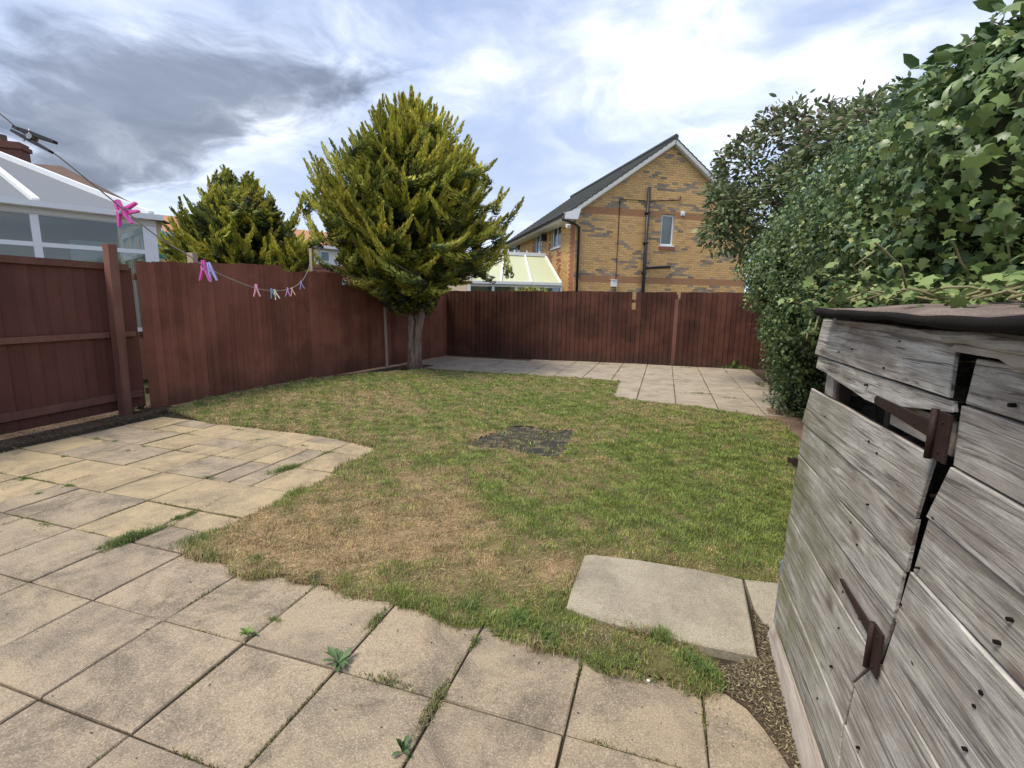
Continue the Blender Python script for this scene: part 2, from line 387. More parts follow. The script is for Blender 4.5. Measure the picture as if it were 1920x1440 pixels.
M_bluep = plastic('blue_plastic', (.16, .28, .42)); M_lemon = plastic('lemon_plastic', (.82, .78, .52)); M_peach = plastic('peach_plastic', (.85, .48, .34)); M_purple = plastic('mauve_plastic', (.55, .32, .58))
M_cord = plain('washing_line_cord', (.30, .29, .27), .6, .3, .1); M_steel = plain('spring_wire', (.35, .34, .33), .35, .6, .1, 9, .02, Metallic=.8)
M_teal = plain('teal_fabric', (.03, .30, .30), .8, .2, .2, 4)

# ------------------------------------------------------------------ ground
tag(add('ground', mesh([(-400, -60, -.06), (400, -60, -.06), (400, 900, -.06), (-400, 900, -.06)], [(0, 1, 2, 3)]), M_ground), kind='structure')
tag(add('garden_soil', mesh([(-7.2, -3, -.045), (3.0, -3, -.045), (3.0, 13.2, -.045), (-7.2, 12.6, -.045)], [(0, 1, 2, 3)]), M_soil), kind='structure')

# ---- patio of separate slabs
U0, V0, SP = -.24, .985, .478
patio = tag(add('patio', mesh([(-6.2, -1.6, -.014), (.62, -1.6, -.014), (.62, 4.9, -.014), (-6.2, 4.9, -.014)], [(0, 1, 2, 3)]), M_joint), kind='structure')
def visible(x, y, z=0, m=120):
    p = Vector((x, y, z)) - CAM; zc = p.dot(fwd)
    if zc < .2: return False
    return -m < p.dot(right)/zc*FPX+960 < 1920+m and -m < p.dot(down)/zc*FPX+720 < 1440+m
taken = set()
slab_cache = {}
for j in range(-3, 8):
    for i in range(-13, 2):
        if (i, j) in taken: continue
        u0, v0 = U0+i*SP, V0+j*SP
        if v0 > 1.9 and u0 > -2.9: continue
        if v0+SP > 4.75 or u0 < -6.25: continue
        if not (visible(u0, v0) or visible(u0+SP, v0+SP) or visible(u0, v0+SP) or visible(u0+SP, v0)): continue
        nx = ny = 1; far = v0 > 1.9
        sub = None
        if far and random.random() < .30 and (i+1, j) not in taken and i < -6: nx = 2
        elif far and random.random() < .28: sub = random.choice(('x', 'y'))
        for a in range(nx):
            for b in range(ny): taken.add((i+a, j+b))
        cells = [(u0, v0, SP*nx, SP*ny)]
        if sub == 'x': cells = [(u0, v0, SP/2, SP), (u0+SP/2, v0, SP/2, SP)]
        if sub == 'y': cells = [(u0, v0, SP, SP/2), (u0, v0+SP/2, SP, SP/2)]
        for (a, b, ww, ll) in cells:
            gap = .009 if not far else .013
            mt = M_slab if not far else (M_slaby if random.random() < .65 else M_slab)
            me = chamfer_slab(ww-gap, ll-gap, .035, .005, .0022)
            add('paving_slab', me, mt, patio, (a+ww/2, b+ll/2, random.uniform(-.003, .003)),
                (random.uniform(-.006, .006), random.uniform(-.006, .006), random.uniform(-.004, .004)))

# ---- back path of paving along the far fence
path = tag(add('back_path', mesh([(-5.85, 9.45, -.012), (-.9, 9.55, -.012), (-.75, 8.2, -.012), (1.5, 7.5, -.012), (2.4, 13.1, -.012), (-5.8, 12.3, -.012)], [(0, 1, 2, 3, 4, 5)]), M_soil), kind='structure')
S2 = .60
for j in range(0, 10):
    for i in range(0, 14):
        u0, v0 = -5.75+i*S2, 7.35+j*S2
        uc, vc = u0+S2/2, v0+S2/2
        if vc > 12.25+(uc+5.8)*.09 or uc > 2.2: continue
        if uc < -.75 and v0 < 9.75: continue
        if uc > -.75 and v0 < 7.3: continue
        if uc < -4.9 and v0 < 10.2: continue
        add('paving_slab', chamfer_slab(S2-.014, S2-.014, .04, .006, .004), M_slabg, path, (uc, vc, random.uniform(-.004, .005)),
            (random.uniform(-.007, .007), random.uniform(-.007, .007), random.uniform(-.006, .006)))

# ---- lawn: raised turf with ragged edge over the slab edges
def uv(px, py): p = gnd(px, py, .02); return (p.x, p.y)
edge_px = [(318, 768), (345, 777), (400, 792), (450, 796), (500, 803), (560, 808), (620, 818), (668, 828), (706, 838), (690, 852), (640, 872), (618, 892),
           (575, 912), (530, 930), (510, 948), (470, 965), (410, 990), (372, 1005), (345, 1038), (380, 1046), (425, 1052), (438, 1078), (475, 1080),
           (520, 1075), (560, 1090), (590, 1088), (640, 1110), (690, 1118), (735, 1130), (790, 1138), (835, 1160), (870, 1170), (905, 1166),
           (940, 1195), (985, 1208), (1040, 1216), (1090, 1226), (1130, 1250), (1175, 1262), (1240, 1275), (1300, 1292), (1352, 1288), (1360, 1262),
           (1300, 1222), (1240, 1196), (1150, 1172), (1095, 1150), (1062, 1138), (1068, 1112), (1078, 1080), (1092, 1050), (1105, 1040), (1200, 1048),
           (1310, 1070), (1392, 1086), (1462, 1094)]
lawn_poly = [uv(*p) for p in edge_px] + [(1.0, 2.9), (1.45, 4.4), (1.55, 6.2), (1.55, 7.0)] + [uv(*p) for p in
           [(1442, 788), (1390, 775), (1300, 762), (1200, 752), (1148, 744), (1152, 730), (1160, 715), (1080, 708), (960, 701), (860, 696), (790, 693),
            (720, 697), (640, 706), (560, 712), (520, 722), (430, 738), (370, 752)]]
LP = np.array(lawn_poly)
def inside(P, poly):
    x, y = P[:, 0], P[:, 1]; c = np.zeros(len(P), bool); n = len(poly); j = n-1
    for i in range(n):
        xi, yi = poly[i]; xj, yj = poly[j]
        c ^= ((yi > y) != (yj > y)) & (x < (xj-xi)*(y-yi)/((yj-yi)+1e-12)+xi); j = i
    return c
def edge_dist(P, poly):
    d = np.full(len(P), 9.0); n = len(poly)
    for i in range(n):
        a, b = poly[i], poly[(i+1) % n]; ab = b-a; t = np.clip(((P-a)@ab)/(ab@ab+1e-9), 0, 1)
        d = np.minimum(d, np.hypot(*(P-(a+t[:, None]*ab)).T))
    return d
# dry / lush areas of the turf (uv place, radius along u, v, amount)
def spots(lst): return [(*uv(px, py), ru, rv, am) for px, py, ru, rv, am in lst]
DRY = spots([(640, 985, .75, .45, 1.0), (560, 1040, .55, .35, .9), (800, 980, .5, .45, .55), (870, 900, .6, .4, .25), (470, 1010, .4, .35, .9), (760, 900, .7, .4, .55), (850, 1020, .45, .3, .75), (1060, 870, .25, .35, .9), (1100, 815, .25, .4, .8),
             (900, 820, .35, .3, .35), (420, 770, .8, .45, .5), (700, 750, .9, .8, .6), (560, 745, 1.0, .5, .35), (620, 800, .7, .4, .35), (760, 700, 1.0, .5, .4), (1250, 775, .6, .4, .5), (1130, 1090, .25, .3, .6), (1040, 1060, .2, .25, .7), (1150, 1215, .5, .1, .6),
             (1350, 900, .25, .25, .35), (1480, 800, .3, .5, .6), (1050, 1180, .3, .1, .4)])
LUSH = spots([(1300, 950, 1.0, .9, .85), (1200, 850, .9, .8, .6), (1350, 830, .8, .9, .9), (1020, 760, 1.3, .8, .55), (1000, 1000, .35, .35, .35), (1000, 1160, .3, .15, .9), (880, 1140, .25, .12, .7), (1400, 1010, .4, .5, .9), (700, 710, 1.0, .35, .5),
              (370, 1015, .12, .15, 1.0), (700, 860, .3, .3, .5), (1240, 1240, .3, .12, .9), (520, 790, .5, .15, .6)])
def dryness(P):
    d = np.full(len(P), .42)
    for (x, y, ru, rv, am) in DRY: d += am*.40*np.exp(-((P[:, 0]-x)/ru)**2-((P[:, 1]-y)/rv)**2)
    for (x, y, ru, rv, am) in LUSH: d -= am*.34*np.exp(-((P[:, 0]-x)/ru)**2-((P[:, 1]-y)/rv)**2)
    d += .15*fnoise(P, 2.3, 1.0) + .22*fnoise(P, 5.1, 4.0) + .22*fnoise(P, 11.0, 2.0) + .14*fnoise(P, 27.0, 6.0)
    return np.clip(d, 0, 1)
# the dark square
dark_px = [(866, 832), (905, 818), (960, 798), (1000, 800), (1035, 806), (1080, 806), (1072, 822), (1062, 845), (1048, 860), (1000, 855), (940, 842), (895, 840)]
dark_poly = np.array([uv(*p) for p in dark_px])
# bumpy turf sheet on a fine grid cut to the outline
g = .028
xs = np.arange(LP[:, 0].min()-g, LP[:, 0].max()+g, g); ys = np.arange(LP[:, 1].min()-g, LP[:, 1].max()+g, g)
GX, GY = np.meshgrid(xs, ys); P = np.stack([GX.ravel(), GY.ravel()], 1)
ins = inside(P, LP) & ~(inside(P, dark_poly) & (edge_dist(P, dark_poly) > .03)); ed = edge_dist(P, LP)
Zt = .004 + .020*np.clip(ed/.05, 0, 1) + .006*fnoise(P, 5.0, .3) + .004*fnoise(P, 19.0, 5)
nx_, ny_ = len(xs), len(ys); idx = np.arange(nx_*ny_).reshape(ny_, nx_)
q = np.stack([idx[:-1, :-1], idx[:-1, 1:], idx[1:, 1:], idx[1:, :-1]], -1).reshape(-1, 4)
q = q[ins[q].sum(1) >= 3]
V = np.stack([P[:, 0]+.010*fnoise(P, 31, 2), P[:, 1]+.010*fnoise(P, 29, 7), np.where(ins, Zt, .001)], 1)
used = np.unique(q); remap = -np.ones(len(V), int); remap[used] = np.arange(len(used)); q = remap[q]; Pu = P[used]
dr = dryness(Pu)[:, None]
turf_c = (1-dr)*np.array([.070, .085, .026]) + dr*np.array([.30, .215, .120])
turf_c *= (1+.25*fnoise(Pu, 40, 3)[:, None])
lawn = tag(add('lawn_turf', np_mesh(V[used], q, np.clip(turf_c, 0, 1)), M_turf), kind='structure')
# charred square: cracked uneven surface
def char_mat():
    m, t = newmat('blackened_ground'); pos = t.n('ShaderNodeNewGeometry').outputs['Position']
    n = t.noise(pos, 9, 7, .7, .6); n2 = t.noise(pos, 70, 5, .7)
    c = t.mix(t.ramp(n2, [(.35, 0), (.7, 1)]), (.028, .026, .022), (.115, .105, .085))
    c = t.mix(t.math('MULTIPLY', t.ramp(n, [(.50, 0), (.62, 1)]), .8), c, (.26, .21, .13))
    return finish(m, t, c, .9, t.math('ADD', n, n2), .9, .03, .15)
dm = MB(); dm.prism([tuple(p) for p in dark_poly], lambda x, y, t: (x, y, -.01 if t == 0 else .016))
tag(dm.build('blackened_ground_patch', char_mat()), kind='structure')

# ---- grass
def grass_mesh(P, h, width, tone, lean=.8, z0=.012, segs=True):
    N = len(P); z0 = z0 if np.ndim(z0) else np.full(N, z0); a = rng.uniform(0, 2*math.pi, N); ln = rng.uniform(.15, 1.0, N)*lean
    dirx, diry = np.cos(a), np.sin(a)
    perp = rng.uniform(0, math.pi, N); px_, py_ = np.cos(perp)*width/2, np.sin(perp)*width/2
    z = z0
    b0 = np.stack([P[:, 0]-px_, P[:, 1]-py_, z], 1); b1 = np.stack([P[:, 0]+px_, P[:, 1]+py_, z], 1)
    m0 = np.stack([P[:, 0]-px_*.8+dirx*h*ln*.35, P[:, 1]-py_*.8+diry*h*ln*.35, z+h*.62*np.sqrt(1-.5*ln**2)], 1)
    m1 = m0 + 2*.8*np.stack([px_, py_, np.zeros(N)], 1)
    tp = np.stack([P[:, 0]+dirx*h*ln, P[:, 1]+diry*h*ln, z+h*np.sqrt(np.clip(1-ln**2, .03, 1))], 1)
    V = np.stack([b0, b1, m1, m0, tp], 1).reshape(-1, 3); k = np.arange(N)[:, None]*5
    F = np.concatenate([k+np.array([[0, 1, 2]]), k+np.array([[0, 2, 3]]), k+np.array([[3, 2, 4]])], 0)
    return np_mesh(V, F, np.repeat(tone, 5, axis=0))
def grass_tone(P, dr, n):
    isdry = rng.random(n) < np.clip(dr*1.15-.08, .02, .95)
    gcol = np.array([.215, .300, .085])*rng.uniform(.6, 1.35, (n, 1)) + rng.normal(0, .008, (n, 3))
    yel = rng.random(n) < .36; gcol[yel] = gcol[yel]*np.array([1.8, 1.35, 1.3])
    dcol = np.array([.64, .50, .28])*rng.uniform(.5, 1.25, (n, 1)) + rng.normal(0, .012, (n, 3))
    br = rng.random(n) < .26; dcol[br] *= np.array([.55, .45, .42])
    return np.clip(np.where(isdry[:, None], dcol, gcol), .01, .8), isdry
cand = rng.uniform(LP.min(0), LP.max(0), (2200000, 2)); dist = np.hypot(cand[:, 0], cand[:, 1])
keep = rng.random(len(cand)) < np.clip((3.6/np.maximum(dist, 1.5))**1.25, .20, 1)*.75
cand = cand[keep]; cand = cand[inside(cand, LP)]
idk = inside(cand, dark_poly); cand = cand[~idk | (rng.random(len(cand)) < .15*np.clip(.5+fnoise(cand, 8, 2), 0, 1))]
n = len(cand); dr = dryness(cand); dist = np.hypot(cand[:, 0], cand[:, 1])
clump = .75+.45*fnoise(cand, 17, 6)+.25*fnoise(cand, 5, 2)
# scruffy bare spots
keep = rng.random(n) < np.clip(1.0-.10*dr+.4*fnoise(cand, 23, 9), .3, 1)
cand, dr, dist, clump = cand[keep], dr[keep], dist[keep], clump[keep]; n = len(cand)
tn, isdry = grass_tone(cand, np.clip(dr+.10*fnoise(cand, 34, 3)+.08*fnoise(cand, 61, 8), 0, 1), n); tn *= np.clip(1+.30*fnoise(cand, 12, 3)+.15*fnoise(cand, 27, 1), .45, 1.6)[:, None]
hh = np.clip(rng.uniform(.022, .052, n)*np.clip(clump, .4, 1.7), .012, .08)*np.where(isdry, .8, 1.0)
tag(add('lawn_grass', grass_mesh(cand, hh, np.clip(.0026*(dist/2.6), .0026, .009), tn, .97, .018*np.clip(edge_dist(cand, LP)/.05, 0, 1)+.004*fnoise(cand, 5.0, .3)), M_blade),
    kind='stuff')
print('blades', n)
# flat straw lying in the worn parts, and blades curling over the turf edge
stw = rng.uniform(LP.min(0), LP.max(0), (150000, 2)); stw = stw[inside(stw, LP) & ~inside(stw, dark_poly)]
ds_ = dryness(stw); dd_ = np.hypot(stw[:, 0], stw[:, 1]); k_ = rng.random(len(stw)) < np.clip((ds_-.25)*1.3, 0, 1)*np.clip(4.0/dd_, .25, 1)
stw, ds_, dd_ = stw[k_], ds_[k_], dd_[k_]; n2_ = len(stw)
sc_ = np.array([.54, .41, .23])*rng.uniform(.25, 1.15, (n2_, 1))
nvs = nrm(np.stack([rng.normal(0, .25, n2_), rng.normal(0, .25, n2_), np.ones(n2_)], 1)); xs_, ys_, zs_ = frames(nvs)
st_v = np.array([(-.5, -.05, 0), (.5, -.03, .0), (.5, .03, .01), (-.5, .05, .01), (0, 0, .09)]); st_f = np.array([(0, 1, 4), (1, 2, 4), (2, 3, 4), (3, 0, 4)])
tag(add('straw_thatch', scatter_mesh(st_v, st_f, np.c_[stw, rng.uniform(.026, .040, n2_)], xs_, ys_, zs_, rng.uniform(.012, .034, n2_)*np.clip(dd_/4, 1, 1.6), np.clip(sc_, .02, .7)), M_blade), kind='stuff')
eb = []
for i in range(len(LP)):
    a_, b2_ = LP[i], LP[(i+1) % len(LP)]; L_ = np.hypot(*(b2_-a_)); dmid = np.hypot(*((a_+b2_)/2)); m_ = int(L_*np.clip(1500*3/max(dmid, 2), 300, 2200))
    t_ = rng.random(m_)[:, None]; nn_ = np.array([(b2_-a_)[1], -(b2_-a_)[0]])/(L_+1e-9); eb.append(a_+(b2_-a_)*t_+nn_*rng.normal(0, .014, (m_, 1)))
eb = np.concatenate(eb); eb = eb[rng.random(len(eb)) < np.clip(.55+.9*fnoise(eb, 9, 4), .05, 1)]; ed_ = np.clip(dryness(eb)+.05, 0, 1); te_, _d = grass_tone(eb, ed_, len(eb)); dd_ = np.hypot(eb[:, 0], eb[:, 1])
tag(add('lawn_edge_grass', grass_mesh(eb, np.clip(rng.uniform(.02, .06, len(eb))*(1+.5*fnoise(eb, 7, 1)), .012, .08), np.clip(.003*(dd_/2.6), .003, .009), te_*.8, .98, .002), M_blade), kind='stuff')
# ---- loose litter and soil by the shed
soil_px = [(1325, 1288), (1362, 1298), (1400, 1325), (1432, 1362), (1462, 1405), (1490, 1450), (1520, 1450), (1455, 1190), (1440, 1100), (1400, 1092), (1410, 1130), (1424, 1232), (1350, 1250)]
sp_poly = np.array([tuple(gnd(px, py, .008)[:2]) for px, py in soil_px])
sm_ = MB(); sm_.prism([tuple(p) for p in sp_poly], lambda x, y, t: (x, y, -.03 if t == 0 else .008))
tag(sm_.build('soil_strip', M_soil), kind='structure')
lit = rng.uniform(sp_poly.min(0), sp_poly.max(0), (9000, 2)); lit = lit[inside(lit, sp_poly)]
nl = len(lit); lc = np.where(rng.random(nl)[:, None] < .55, np.array([.36, .31, .19]), np.array([.14, .115, .075]))*rng.uniform(.5, 1.4, (nl, 1))
lt_v = np.array([(-.5, -.12, 0), (.5, -.1, .02), (.55, .12, .03), (-.45, .14, .0), (0, .0, .14)]); lt_f = np.array([(0, 1, 4), (1, 2, 4), (2, 3, 4), (3, 0, 4)])
nvv = nrm(np.stack([rng.normal(0, .45, nl), rng.normal(0, .45, nl), np.ones(nl)], 1)); x_, y_, z_ = frames(nvv)
tag(add('bark_litter', scatter_mesh(lt_v, lt_f, np.c_[lit, rng.uniform(.010, .018, nl)], x_, y_, z_, rng.uniform(.005, .020, nl), np.clip(lc*.85, 0, 1)), M_turf), kind='stuff')
bd = rng.uniform((-6.75, 1.4), (-6.02, 4.9), (4500, 2)); nl = len(bd); lc = np.where(rng.random(nl)[:, None] < .35, np.array([.26, .20, .12]), np.array([.06, .045, .032]))*rng.uniform(.4, 1.4, (nl, 1))
nvv = nrm(np.stack([rng.normal(0, .6, nl), rng.normal(0, .6, nl), np.ones(nl)], 1)); x_, y_, z_ = frames(nvv)
bd[:, 0] += .10*fnoise(bd, 3.0, 2)*((bd[:, 0]+6.75)/.7)
tag(add('border_litter', scatter_mesh(lt_v*np.array([1, 1.8, 1.4]), lt_f, np.c_[bd, rng.uniform(.004, .009, nl)], x_, y_, z_, rng.uniform(.005, .020, nl), np.clip(lc*.8, 0, 1)), M_turf), kind='stuff')
# dirt by the hedge foot and below the near fence panel
for nm, pts, mt in (('dirt_patch', [(1.25, 5.9), (1.62, 5.5), (2.1, 6.0), (2.1, 7.9), (1.55, 7.9), (1.42, 7.0)], M_dirt), ('soil_border', [(-6.75, 1.5), (-6.10, 1.5), (-6.16, 2.6), (-6.12, 3.4), (-6.22, 4.4), (-6.28, 4.75), (-6.75, 4.9)], M_soil)):
    b_ = MB(); b_.prism(pts, lambda x, y, t: (x, y, -.04 if t == 0 else .006+.0)); tag(b_.build(nm, mt), kind='structure')

# ---- stepping slabs next to the shed
def corner_slab(name, pxs, z, th, mt, label, cat, group=None):
    P4 = [gnd(px, py, z) for px, py in pxs]; c = sum(P4, Vector())/len(P4)
    b_ = MB(); n4 = len(P4)
    lv = [(p-c).to_2d() for p in P4]
    vs = [(x, y, -th) for x, y in lv] + [(x, y, -.006) for x, y in lv] + [(x*.985, y*.985, 0) for x, y in lv]
    fs = [tuple(range(2*n4, 3*n4))]
    for r in (0, n4):
        for k in range(n4): fs.append((r+k, r+(k+1) % n4, r+n4+(k+1) % n4, r+n4+k))
    b_.poly(vs, fs); o = b_.build(name, mt, None, c); return tag(o, label, cat, group)
corner_slab('concrete_slab', [(1420, 1230), (1393, 1086), (1310, 1068), (1200, 1050), (1108, 1039), (1096, 1041), (1070, 1110), (1062, 1138), (1120, 1160), (1240, 1192), (1330, 1212)], .032, .05, M_conc,
            'large pale grey concrete slab lying at the lawn edge beside the wooden shed', 'concrete slab')
corner_slab('concrete_slab', [(1500, 1200), (1480, 1095), (1396, 1086), (1414, 1140), (1430, 1165)], .022, .04, M_conc,
            'small grey slab mostly hidden by the foot of the shed', 'concrete slab')

# ------------------------------------------------------------------ fences
def board_mesh(wd, ht, th0=.006, th1=.016, slant=0.0):
    b_ = MB(); b_.poly([(0,0,0),(wd,0,0),(wd,th1,0),(0,th0,0),(0,0,ht),(wd,0,ht+slant),(wd,th1,ht+slant),(0,th0,ht)],
                       [(0,3,2,1),(4,5,6,7),(0,1,5,4),(1,2,6,5),(2,3,7,6),(3,0,4,7)]); return mesh(b_.v, b_.f)
def board_run(root, p0, p1, z0, top0, top1, pitch, mat_, flip=1, skip=lambda k, s: None, cov=1.18):
    """overlapping upright boards from p0 to p1; front faces to the left of the walk when flip=-1"""
    p0, p1 = Vector(p0), Vector(p1); L = (p1-p0).length; nb = max(1, round(L/pitch)); pw_ = L/nb; an = math.atan2((p1-p0).y, (p1-p0).x)
    for k in range(nb):
        s = (k+.5)/nb; ht = top0+(top1-top0)*s - z0
        r = skip(k, s*L)
        if r == 'gap': continue
        if isinstance(r, float): ht = r
        me = board_mesh(pw_*cov, ht+random.uniform(-.009, .009), .004, .023, random.uniform(-.005, .005))
        if flip < 0: me.transform(Matrix.Scale(-1, 4, (0, 1, 0))); me.flip_normals()
        c = p0 + (p1-p0)*(k/nb) + Vector((random.uniform(-.001, .001), random.uniform(-.0015, .0015)))
        add('board', me, mat_, root, (c.x, c.y, z0), (random.uniform(-.002, .002), random.uniform(-.002, .002), an))
# main left fence, three panels stepping down
fl = tag(empty('garden_fence'), 'red brown boarded fence on the left of the lawn stepping down towards the far corner', 'fence')
A0, A1, A2, A3 = Vector((-6.53, 4.58)), Vector((-6.42, 6.95)), Vector((-6.26, 8.35)), Vector((-5.79, 12.24))
def tops(px, py, p): # height of the fence top above a ground place seen at that row
    d, _ = ray(px, py); h = Vector((d.x, d.y)); t_ = p.length/h.length; return CAMH + d.z*t_
def seg_top(a, b, yA, yB):
    """fence-top heights at two ends from their rows in the survey"""
    out = []
    for p, y in ((a, yA), (b, yB)):
        q = Vector((p.x, p.y, 0)) - CAM; zc = q.dot(fwd); px = q.dot(right)/zc*FPX+960
        for _ in range(6):
            z = tops(px, y, p); q = Vector((p.x, p.y, z)) - CAM; px = q.dot(right)/q.dot(fwd)*FPX+960
        out.append(z)
    return out
t1 = seg_top(A0, A1, 489, 497); t2 = seg_top(A1, A2, 508, 511); t3 = seg_top(A2, A3, 533, 546)
print('fence tops', t1, t2, t3)
board_run(fl, A0, A1, .0, *t1, .105, M_fl, -1)
board_run(fl, A1, A2, .0, *t2, .105, M_fl, -1)
board_run(fl, A2, A3, .0, *t3, .115, M_fl, -1)
for a, b, tt in ((A0, A1, t1), (A1, A2, t2), (A2, A3, t3)):
    for zz in (.25, 1.0, min(tt)-.2):
        r_ = MB(); off = Vector((-.05, .0)); r_.bar((*(a+off), zz), (*(b+off), zz), .045, .08); r_.build('rail', M_rail, fl)
for p in (A1, A2, A3):
    r_ = MB(); r_.box((p.x-.16, p.y-.05, 0), (p.x-.06, p.y+.05, 1.75)); r_.build('post', M_rail, fl)


# near left panel seen from its back, rails on our side
fn = tag(empty('garden_fence'), 'dark boarded fence panel with three rails and a leaning square post at the far left', 'fence')
B0, B1 = Vector((-6.30, .9)), Vector((-6.56, 4.52))
tn0 = seg_top(Vector((-6.42, 2.7)), Vector((-6.50, 4.3)), 478, 486); print('near', tn0)
TN = sum(tn0)/2
board_run(fn, B0+Vector((-.03, 0)), B1+Vector((-.03, 0)), .06, TN-.03, TN-.03, .14, M_fn, -1)
dn = (B1-B0).normalized()
for zc_, hh_, th_ in ((TN-.035, .075, .05), (1.02, .065, .045), (.235, .085, .05)):
    r_ = MB(); r_.bar((*B0, zc_), (*(B1-dn*.02), zc_), th_, hh_); r_.build('rail', M_rail, fn, (.0, .0, 0))
pt = gnd(236, 780); ptop = at(205, 458, 0); 
d_, f_ = ray(205, 458); s_ = math.hypot(pt.x, pt.y)/math.hypot(d_.x, d_.y)*1.0; ptop = CAM + d_*s_
r_ = MB(); r_.bar((pt.x, pt.y, -.03), tuple(ptop), .10, .10, (0, 1, 0)); r_.build('post', M_rail, fn)
r_ = MB(); r_.bar((-6.66, 4.50, 0), (-6.68, 4.50, TN+.0), .08, .05, (0, 1, 0)); r_.build('edge_batten', M_fn, fn)

# back fence
fb = tag(empty('garden_fence'), 'dark brown boarded fence across the far end with one broken board', 'fence')
C0, C1 = Vector((-5.79, 12.27)), Vector((2.45, 13.02))
tb = seg_top(C0, C1, 545, 549); print('back', tb)
def ubk(px):  # distance along the back fence of a picture column
    best = min(range(0, 830), key=lambda k: abs((lambda q: q.dot(right)/q.dot(fwd)*FPX+960-px)(Vector((*(C0+(C1-C0).normalized()*k*.01), 1.6))-CAM))); return best*.01
sb1, sb2 = ubk(1184), ubk(1269)
def skipb(k, s):
    if abs(s-sb1) < .06: return tb[0]-.42
    if abs(s-sb2) < .06: return tb[0]-.13
    return None
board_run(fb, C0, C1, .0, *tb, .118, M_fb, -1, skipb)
for zz in (.25, .95, tb[0]-.2):
    r_ = MB(); r_.bar((C0.x, C0.y+.06, zz), (C1.x, C1.y+.06, zz), .045, .08); r_.build('rail', M_rail, fb)
dv_ = (C1-C0).normalized()
for s in (1.2, 3.05, sb2-.02, 7.6):
    p = C0+dv_*s
    r_ = MB(); r_.box((p.x-.05, p.y+.09, 0), (p.x+.05, p.y+.19, tb[0]-.02)); r_.build('post', M_rail, fb)
p = C0+dv_*sb2; r_ = MB(); r_.box((-.045, -.028, 0), (.045, -.012, tb[0]-.14)); r_.build('cover_strip', M_rail, fb, (p.x, p.y, 0), (0, 0, math.atan2(dv_.y, dv_.x)))
# right fence running back under the ivy
fr = tag(empty('garden_fence'), 'dark boarded fence running behind the ivy on the right', 'fence')
board_run(fr, Vector((2.44, 13.0)), Vector((2.02, 7.6)), .0, tb[1], 1.83, .13, M_fn, -1)
board_run(fr, Vector((2.02, 7.6)), Vector((2.05, -.6)), .0, 1.70, 1.45, .15, M_fn, -1)
r_ = MB(); r_.bar((2.50, 13.0, 1.5), (2.08, 7.6, 1.5), .045, .08); r_.build('rail', M_rail, fr)
# pale stake by the tree
sp0 = gnd(726, 688); b_ = MB(); b_.bar((sp0.x, sp0.y, 0), (sp0.x-.02, sp0.y, 1.35), .045, .045, (0, 1, 0))
tag(b_.build('stake', M_pale), 'thin pale wooden stake standing between the left fence and the conifer', 'stake')
# stones and offcut at the foot of the tree
for (px, py, s_, lb) in ((690, 686, .07, 'small pinkish stone lying near the thin stake'), (716, 684, .06, 'small stone touching the foot of the thin stake'), (628, 700, .09, 'dark lump of rubble against the foot of the left fence')):
    q_ = gnd(px, py); b_ = MB(); ring = [(math.cos(a*1.047)*s_*random.uniform(.8, 1.2), math.sin(a*1.047)*s_*random.uniform(.6, 1)) for a in range(6)]
    vs = [(x, y, 0) for x, y in ring]+[(x*.8, y*.8, s_*.6) for x, y in ring]+[(0, 0, s_*.8)]
    b_.poly(vs, [(k, (k+1) % 6, (k+1) % 6+6, k+6) for k in range(6)]+[(6+k, 6+(k+1) % 6, 12) for k in range(6)])
    tag(b_.build('stone', M_dirt if 'pink' in lb else M_soil, None, q_), lb, 'stone')

# ------------------------------------------------------------------ shed
shed = tag(empty('garden_shed', (.58, 1.3, 0)), 'weathered grey wooden shed with warped horizontal boards and rusty hinges', 'shed')
SO = Vector((.58, 1.3, 0))
def face_board(name, poly, mt, parent, u0=.58, th=.02, cham=.0018):
    """poly in (v, z); outer face at u0, thickness inward"""
    n_ = len(poly); cv = sum(p[0] for p in poly)/n_; cz = sum(p[1] for p in poly)/n_
    def shr(v, z):
        dv, dz = v-cv, z-cz; return (v-math.copysign(min(cham, abs(dv)), dv), z-math.copysign(min(cham, abs(dz)), dz))
    rings = [[(th, v-cv, z-cz) for v, z in poly], [(cham, v-cv, z-cz) for v, z in poly], [(0.0, shr(v, z)[0]-cv, shr(v, z)[1]-cz) for v, z in poly]]
    vs = sum(rings, []); fs = [tuple(range(2*n_, 3*n_))[::-1], tuple(range(n_))]
    for r in (0, n_):
        for k in range(n_): fs.append((r+k, r+n_+k, r+n_+(k+1) % n_, r+(k+1) % n_))
    return add(name, mesh(vs, fs), mt, parent, Vector((u0, cv, cz))-SO)
door = empty('door', (0, 0, 0), 0, shed)
NEAR = -.55
def wav(v0, v1, z, n_=5, amp=.0035): return [(v0+(v1-v0)*k/n_, z+(random.uniform(-amp, amp) if 0 < k < n_ else 0)) for k in range(n_+1)]
def rowpoly(vl0, vl1, vr0, vr1, zb, zt):  # near end (bottom v, top v), far end (bottom, top)
    return wav(vl0, vr0, zb) + wav(vr1, vl1, zt)
face_board('board', rowpoly(1.222, 1.228, 2.185, 2.130, 1.319, 1.457), M_shed, door, .578, .009, .0018)
face_board('board', [(1.205, 1.293), (1.40, 1.262), (1.56, 1.236), (1.66, 1.234), (1.80, 1.245), (1.93, 1.252), (2.05, 1.264), (2.165, 1.266), (2.15, 1.313), (1.7, 1.312), (1.215, 1.313)], M_shed, door, .583, .009, .0018)
face_board('board', [(1.235, 1.19), (1.535, 1.19), (1.54, 1.262), (1.23, 1.262)], M_shedpale, door, .606)
face_board('board', rowpoly(1.268, 1.236, 2.235, 2.165, 1.030, 1.184), M_shed, door, .576, .009, .0018)
face_board('board', rowpoly(1.280, 1.268, 2.24, 2.225, .890, 1.026), M_shed, door, .580, .009, .0018)
